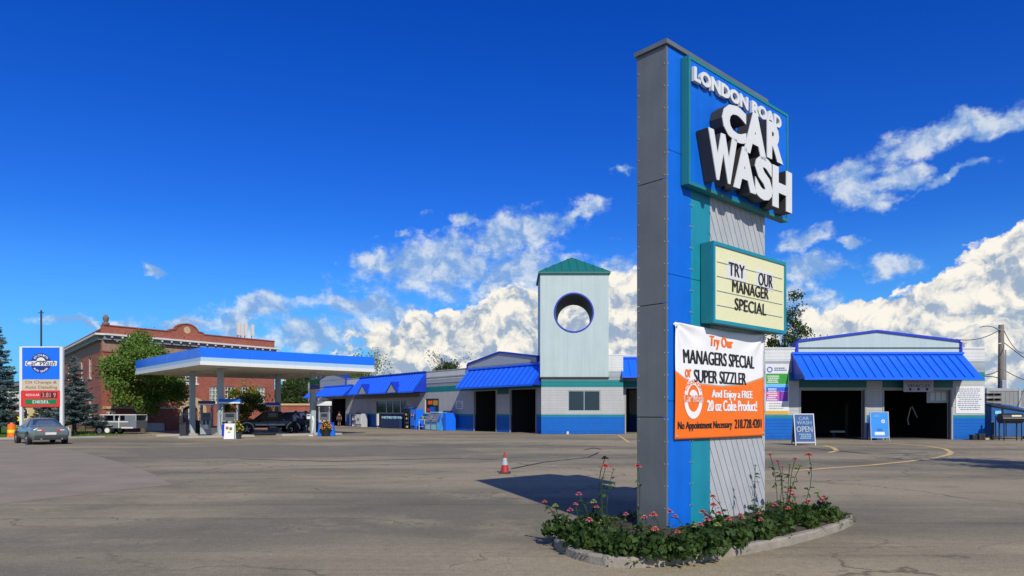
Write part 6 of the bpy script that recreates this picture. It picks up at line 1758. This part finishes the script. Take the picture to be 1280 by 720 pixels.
# smooth outline
out = []
for i in range(n_):
    a, b, c2_ = Vector(bedp[i - 1]), Vector(bedp[i]), Vector(bedp[(i + 1) % n_])
    for k in range(6):
        u = k / 5; p = (a + b) / 2 * (1 - u) ** 2 + b * 2 * u * (1 - u) + (b + c2_) / 2 * u * u; out.append(p)
ol = []
for p in out:
    if not ol or (p - ol[-1]).length > .02: ol.append(p)
if (ol[0] - ol[-1]).length < .02: ol.pop()
n_ = len(ol); vs = []; fs = []
for rk, (sc_, z) in enumerate(((1, .0), (.985, .09), (.8, .15), (.4, .17))):
    for p in ol: q = c_ + (p - c_) * sc_; vs.append((q.x, q.y, z + (.02 * random.random() if rk > 1 else 0)))
for r_ in range(3):
    for i in range(n_): fs.append((r_ * n_ + i, r_ * n_ + (i + 1) % n_, (r_ + 1) * n_ + (i + 1) % n_, (r_ + 1) * n_ + i))
fs.append(tuple(3 * n_ + i for i in range(n_)))
tag(MB().add(vs, fs).build('flower_bed_soil', mat('mulch', (.06, .04, .028), .95, var=.45, scale=12, bump=1, bscale=30)), kind='structure')
kb = MB(); kv = []; kf = []
for p in ol:
    d_ = (p - c_).normalized(); d_.z = 0
    for o_, z in ((-.02, 0), (-.02, .10 + random.uniform(-.008, .008)), (.0, .115), (.09, .115 + random.uniform(-.006, .006)), (.115, .09), (.12, 0)): q = p + d_ * o_; kv.append((q.x, q.y, z))
for i in range(n_):
    for k in range(5): kf.append((6 * i + k, 6 * i + k + 1, 6 * ((i + 1) % n_) + k + 1, 6 * ((i + 1) % n_) + k))
tag(kb.add(kv, kf).build('bed_kerb', mat('stained_concrete', (.26, .235, .19), .9, var=.45, scale=5, bump=.8, bscale=22)), kind='structure')
# low ground cover that spills over the edge of the bed
vs = []; fs = []; rg = random.Random(8)
for i in range(9000):
    a = rg.uniform(0, 2 * PI); p = ol[int(a / (2 * PI) * n_) % n_]; k_ = 1.02 - abs(rg.gauss(0, .16)); q = c_ + (p - c_) * k_
    q = Vector((q.x + rg.gauss(0, .05), q.y + rg.gauss(0, .05), .03 + .12 * min(1, (1.03 - k_) * 6) + rg.random() * .07)); leaf6(rg, q, rg.uniform(.035, .08), vs, fs)
gcov = leaf_mat('ground_cover', (.04, .075, .015), (.13, .17, .035), 5)
tag(MB().add(vs, fs).build('ground_cover', gcov, fix=False), 'low green ground cover along the edge of the flower bed', 'ground cover', kind='stuff')
M_stem = leaf_mat('flower_stem', (.03, .07, .015), (.08, .14, .03), 6)
M_pet = mat('coral_petal', (.62, .17, .14), .6, var=.25, scale=20); M_petp = mat('pink_petal', (.55, .16, .22), .6, var=.25, scale=20)
M_petd = mat('dark_seed_petal', (.02, .012, .016), .7); M_petw = mat('pale_green_bud', (.30, .36, .10), .6, var=.2)
def flower_plant(x, y, heads, label, seed, base=.12, leaves=60, grp='coneflowers and buds in the flower bed'):
    rr = random.Random(seed); t = thing('flowering_plant', label, 'flower', (x, y, base), grp)
    st_ = MB(); lv = []; lf = []
    for (hx, hy, hz, kind, s) in heads:
        mid = Vector(((x + hx) / 2 + rr.gauss(0, .05), (y + hy) / 2 + rr.gauss(0, .03), base + (hz - base) * .55)); b_ = Vector((x + rr.gauss(0, .04), y + rr.gauss(0, .03), base)); e_ = Vector((hx, hy, hz))
        st_.tube([(b_ * (1 - u) ** 2 + (mid * 2 - (b_ + e_) / 2) * 2 * u * (1 - u) + e_ * u * u) for u in (0, .17, .33, .5, .67, .83, 1)], .005, 5)
        for k in range(16):
            u = rr.uniform(.03, .88); q = Vector((x, y, base)).lerp(mid, u * 2) if u < .5 else mid.lerp(Vector((hx, hy, hz)), u * 2 - 1)
            leaf6(rr, q, rr.uniform(.05, .10), lv, lf)
        h = MB(); m_ = {'coral': M_pet, 'pink': M_petp, 'dark': M_petd, 'bud': M_petw}[kind]
        for ring_, (rad, dz_, n_p) in enumerate(((1.0, -.10, 11), (.72, .10, 9), (.42, .26, 7))):
            for k in range(n_p):
                a = 2 * PI * k / n_p + ring_ * .4 + rr.uniform(-.1, .1); c, si = math.cos(a), math.sin(a); w = s * .26
                tip = Vector((hx + c * s * rad, hy + si * s * rad, hz + s * dz_ * 1.6 + rr.gauss(0, s * .08)))
                b0_ = Vector((hx + c * s * .1, hy + si * s * .1, hz + s * .1 * ring_)); sd = Vector((-si, c, 0)) * w; mid2 = (tip + b0_) / 2 + Vector((0, 0, s * .14))
                h.add([b0_, mid2 + sd, tip, mid2 - sd], [(0, 1, 2, 3)])
        h.build('flower_head', m_, t, fix=False)
        MB().lathe((hx, hy, hz - s * .1), [(s * .1, 0), (s * .28, s * .2), (s * .2, s * .42), (s * .05, s * .5)], 8).build('flower_centre', M_petd if kind != 'bud' else M_petw, t)
    st_.build('stems', M_stem, t, fix=False)
    for k in range(leaves):
        a = rr.uniform(0, 6.28); q = rr.random() ** .6 * .24; leaf(rr, Vector((x + q * math.cos(a), y + q * math.sin(a), base + rr.random() * .30 * (1 - q * 2))), rr.uniform(.05, .11), lv, lf)
    MB().add(lv, lf).build('leaves', M_stem, t, fix=False)
    return t
def HP(px, py, D): return (XD(px, D), D, HD(py, D))
D1 = 10.6
flower_plant(XD(964, D1 + .2), D1, [(*HP(962.5, 569, D1), 'pink', .05), (*HP(972, 577, D1), 'pink', .05)], 'plant with two small dusky pink blooms right at the pylon edge', 1)
flower_plant(XD(993, D1 - .3), D1 - .3, [(*HP(1011, 569, D1 - .3), 'coral', .075), (*HP(994, 574, D1 - .3), 'pink', .05)], 'plant with the largest coral bloom right of the pylon', 2)
flower_plant(XD(984, D1 - .5), D1 - .5, [(*HP(987, 581, D1 - .5), 'bud', .05), (*HP(1000, 583, D1 - .5), 'bud', .05), (*HP(978, 584, D1 - .5), 'pink', .04)], 'plant with pale green buds below the coral bloom', 3)
flower_plant(XD(946, 10.1), 10.2, [(*HP(944, 582, 10.2), 'bud', .03)], 'thin green plant rising in front of the diagonal boards', 4)
D2 = 8.6
flower_plant(XD(759, D2), D2, [(*HP(757, 583, D2), 'coral', .07), (*HP(756, 573, D2 + .1), 'dark', .06), (*HP(767, 587, D2 + .05), 'pink', .03)], 'plant with a black seed head above a pale coral bloom left of the pylon', 5)
flower_plant(XD(795, D2), D2, [(*HP(797, 583, D2 - .05), 'coral', .065)], 'plant with one coral bloom touching the grey pylon end', 6)
rr = random.Random(12); k = 0
LOWP = ['left end of the bed', 'just below the black seed head plant', 'nearest the grey end at its left', 'in front of the grey end', 'in front of the blue stripe', 'in front of the teal stripe',
        'in front of the left diagonal boards', 'in front of the right diagonal boards', 'just right of the pylon edge', 'below the large coral bloom', 'right end of the bed',
        'set back left of the pylon', 'close against the blue stripe', 'close against the diagonal boards']
cols = ['coral', 'pink', 'bud', 'coral', 'pink']
for (px, D) in ((700, 9.3), (728, 8.6), (775, 8.2), (820, 8.0), (852, 8.0), (884, 8.2), (915, 8.7), (944, 9.2), (972, 9.7), (1004, 10.2), (1030, 10.8), (740, 9.6), (868, 8.6), (900, 9.2)):
    hd = []
    for j in range(3):
        hd.append((XD(px, D) + rr.gauss(0, .14), D + rr.gauss(0, .1), rr.uniform(.38, .66), cols[(k + j) % 5], rr.uniform(.04, .06)))
    flower_plant(XD(px, D), D, hd, 'low flowering plant at the pylon foot, ' + LOWP[k], 100 + k, leaves=260, grp='low flowering plants in the bed'); k += 1

# ------------------------------------------------------------------ people
def person(label, x, y, rz, top, bottom, skin, hairm, pose, group=None, scale=1.0, shorts=False):
    t = thing('person', label, 'person', (0, 0, 0), group)
    J = {'pel': (0, 0, .95), 'spi': (0, .0, 1.15), 'che': (0, .0, 1.38), 'nec': (0, .0, 1.50), 'hea': (0, -.02, 1.60), 'hd2': (0, -.02, 1.70)}
    lean = pose.get('lean', 0)
    for k in J:
        p = Vector(J[k]); dz = p.z - .95; J[k] = Vector((p.x, p.y - math.sin(lean) * dz, .95 + math.cos(lean) * dz))
    for s, n in ((-1, 'l'), (1, 'r')):
        J['hip' + n] = Vector((s * .10, 0, .90)); J['kne' + n] = Vector((s * .11, -.02 + pose.get('k' + n, 0), .50)); J['ank' + n] = Vector((s * .12, .02 + pose.get('f' + n, 0), .09)); J['toe' + n] = Vector((s * .13, -.15 + pose.get('f' + n, 0), .035))
        J['sho' + n] = J['che'] + Vector((s * .18, 0, .04)); e = Vector(pose.get('e' + n, (s * .06, 0, -.28))); w = Vector(pose.get('w' + n, (s * .02, -.08, -.25)))
        J['elb' + n] = J['sho' + n] + e; J['wri' + n] = J['elb' + n] + w; J['han' + n] = J['wri' + n] + w.normalized() * .08
    def skin_mesh(name, nodes, edges, m, par, root):
        ks = list(nodes); me = bpy.data.meshes.new(name); me.from_pydata([tuple(J[k]) for k in ks], [(ks.index(a), ks.index(b)) for a, b in edges], [])
        o = bpy.data.objects.new(name, me); COL.objects.link(o); o.parent = par; me.materials.append(m)
        sk = o.modifiers.new('skin', 'SKIN'); sk.use_smooth_shade = True
        for i, k in enumerate(ks):
            r = nodes[k]; me.skin_vertices[0].data[i].radius = r if isinstance(r, tuple) else (r, r)
        me.skin_vertices[0].data[ks.index(root)].use_root = True
        su = o.modifiers.new('sub', 'SUBSURF'); su.levels = 1; su.render_levels = 1
        return o
    nodes = {'pel': (.13, .10), 'spi': (.12, .09), 'che': (.14, .10), 'nec': .055, 'hea': (.085, .095), 'hd2': (.07, .08)}; ed = [('pel', 'spi'), ('spi', 'che'), ('che', 'nec'), ('nec', 'hea'), ('hea', 'hd2')]
    for n in 'lr':
        nodes.update({'hip' + n: .085, 'kne' + n: .055, 'ank' + n: .038, 'toe' + n: .03, 'sho' + n: .052, 'elb' + n: .040, 'wri' + n: .027, 'han' + n: .03})
        ed += [('pel', 'hip' + n), ('hip' + n, 'kne' + n), ('kne' + n, 'ank' + n), ('ank' + n, 'toe' + n), ('che', 'sho' + n), ('sho' + n, 'elb' + n), ('elb' + n, 'wri' + n), ('wri' + n, 'han' + n)]
    body = skin_mesh('body', nodes, ed, skin, t, 'pel')
    tn_ = {'pel': (.145, .115), 'spi': (.138, .108), 'che': (.158, .118)}; te = [('pel', 'spi'), ('spi', 'che')]
    for n in 'lr':
        J['mid' + n] = J['sho' + n].lerp(J['elb' + n], .8); tn_.update({'sho' + n: .072, 'mid' + n: .058}); te += [('che', 'sho' + n), ('sho' + n, 'mid' + n)]
    skin_mesh('shirt', tn_, te, top, t, 'pel')
    J['pl2'] = J['pel'] + Vector((0, 0, -.02)); bn = {'pl2': (.14, .112)}; be = []
    for n in 'lr':
        J['cuf' + n] = J['kne' + n].lerp(J['ank' + n], .05 if shorts else .9); bn.update({'hip' + n: .10, 'kne' + n: .072, 'cuf' + n: .06}); be += [('pl2', 'hip' + n), ('hip' + n, 'kne' + n), ('kne' + n, 'cuf' + n)]
    skin_mesh('trousers', bn, be, bottom, t, 'pl2')
    h = MB(); c = J['hd2']; vs = []; 
    h.lathe((0, 0, 0), [(.105, -.10), (.112, 0), (.10, .06), (.06, .10), (.01, .115)], 14).xform(Matrix.Translation(c + Vector((0, .02, .02)))); h.build('hair', hairm, t, smooth=True)
    f = J['hea']
    MB().lathe((0, 0, 0), [(.014, -.02), (.016, .01), (.006, .03)], 8).xform(Matrix.Translation(f + Vector((0, -.12, .03)))).build('nose', skin, t)
    for s in (-1, 1):
        MB().lathe((0, 0, 0), [(.004, -.012), (.013, 0), (.004, .012)], 8).xform(Matrix.Translation(f + Vector((s * .035, -.105, .06)))).build('eye', M_black, t)
        MB().lathe((0, 0, 0), [(.008, -.03), (.02, 0), (.008, .03)], 8).xform(Matrix.Translation(f + Vector((s * .10, 0, .04)))).build('ear', skin, t)
        n = 'lr'[s > 0]; hp = J['han' + n]; dr_ = (J['han' + n] - J['wri' + n]).normalized(); sd = dr_.cross(Vector((s, 0, 0))).normalized()
        for k in range(4):
            L = (.065, .078, .072, .055)[k]; b_ = hp + sd * (.018 * (k - 1.5)) + dr_ * .02
            MB().tube([b_, b_ + dr_ * L * .5 + Vector((-s * .004, 0, 0)), b_ + dr_ * L + Vector((-s * .02, 0, 0))], [.009, .008, .006], 6).build('finger', skin, t)
        b_ = hp + sd * -.03 - dr_ * .02
        MB().tube([b_, b_ - sd * .02 + dr_ * .025, b_ - sd * .025 + dr_ * .055], [.01, .009, .007], 6).build('thumb', skin, t)
        tt = J['toe' + n]; MB().box((tt.x, tt.y + .07, .045), (.09, .27, .085)).build('shoe', M_black, t, bevel=.03)
    t.location = (x, y, 0); t.rotation_euler.z = rz; t.scale = (scale,) * 3
    return t
M_skin = mat('skin', (.42, .22, .15), .55, var=.05); M_hair = mat('brown_hair', (.03, .02, .014), .7, var=.2)
person('person in pale blue shirt and dark trousers refuelling beside the black vehicle', XD(368, 56.3), 56.3, R(150), mat('pale_blue_shirt', (.30, .48, .66), .8, var=.15, scale=6), mat('dark_trousers', (.015, .016, .022), .85), M_skin, M_hair,
       {'lean': .18, 'el': (-.16, -.14, -.20), 'wl': (-.02, -.22, .04), 'er': (.14, -.16, -.18), 'wr': (-.04, -.22, .05), 'fl': .08, 'fr': -.06}, scale=1.02)
person('person in dark top and shorts standing in the mouth of the far bay', *SP(424, .9)[:2], R(10), mat('dark_maroon_shirt', (.05, .02, .03), .8), mat('dark_shorts', (.03, .03, .035), .8), M_skin, M_hair, {}, scale=.98, shorts=True)
person('person in navy jacket leaning at the rear of the black vehicle', XD(382.5, 57.2), 57.2, R(200), mat('navy_jacket', (.012, .014, .04), .8), mat('grey_trousers', (.10, .11, .12), .85), M_skin, M_hair,
       {'lean': .25, 'el': (-.1, -.18, -.2), 'wl': (0, -.2, 0), 'er': (.1, -.18, -.2), 'wr': (0, -.2, 0)}, scale=1.03)
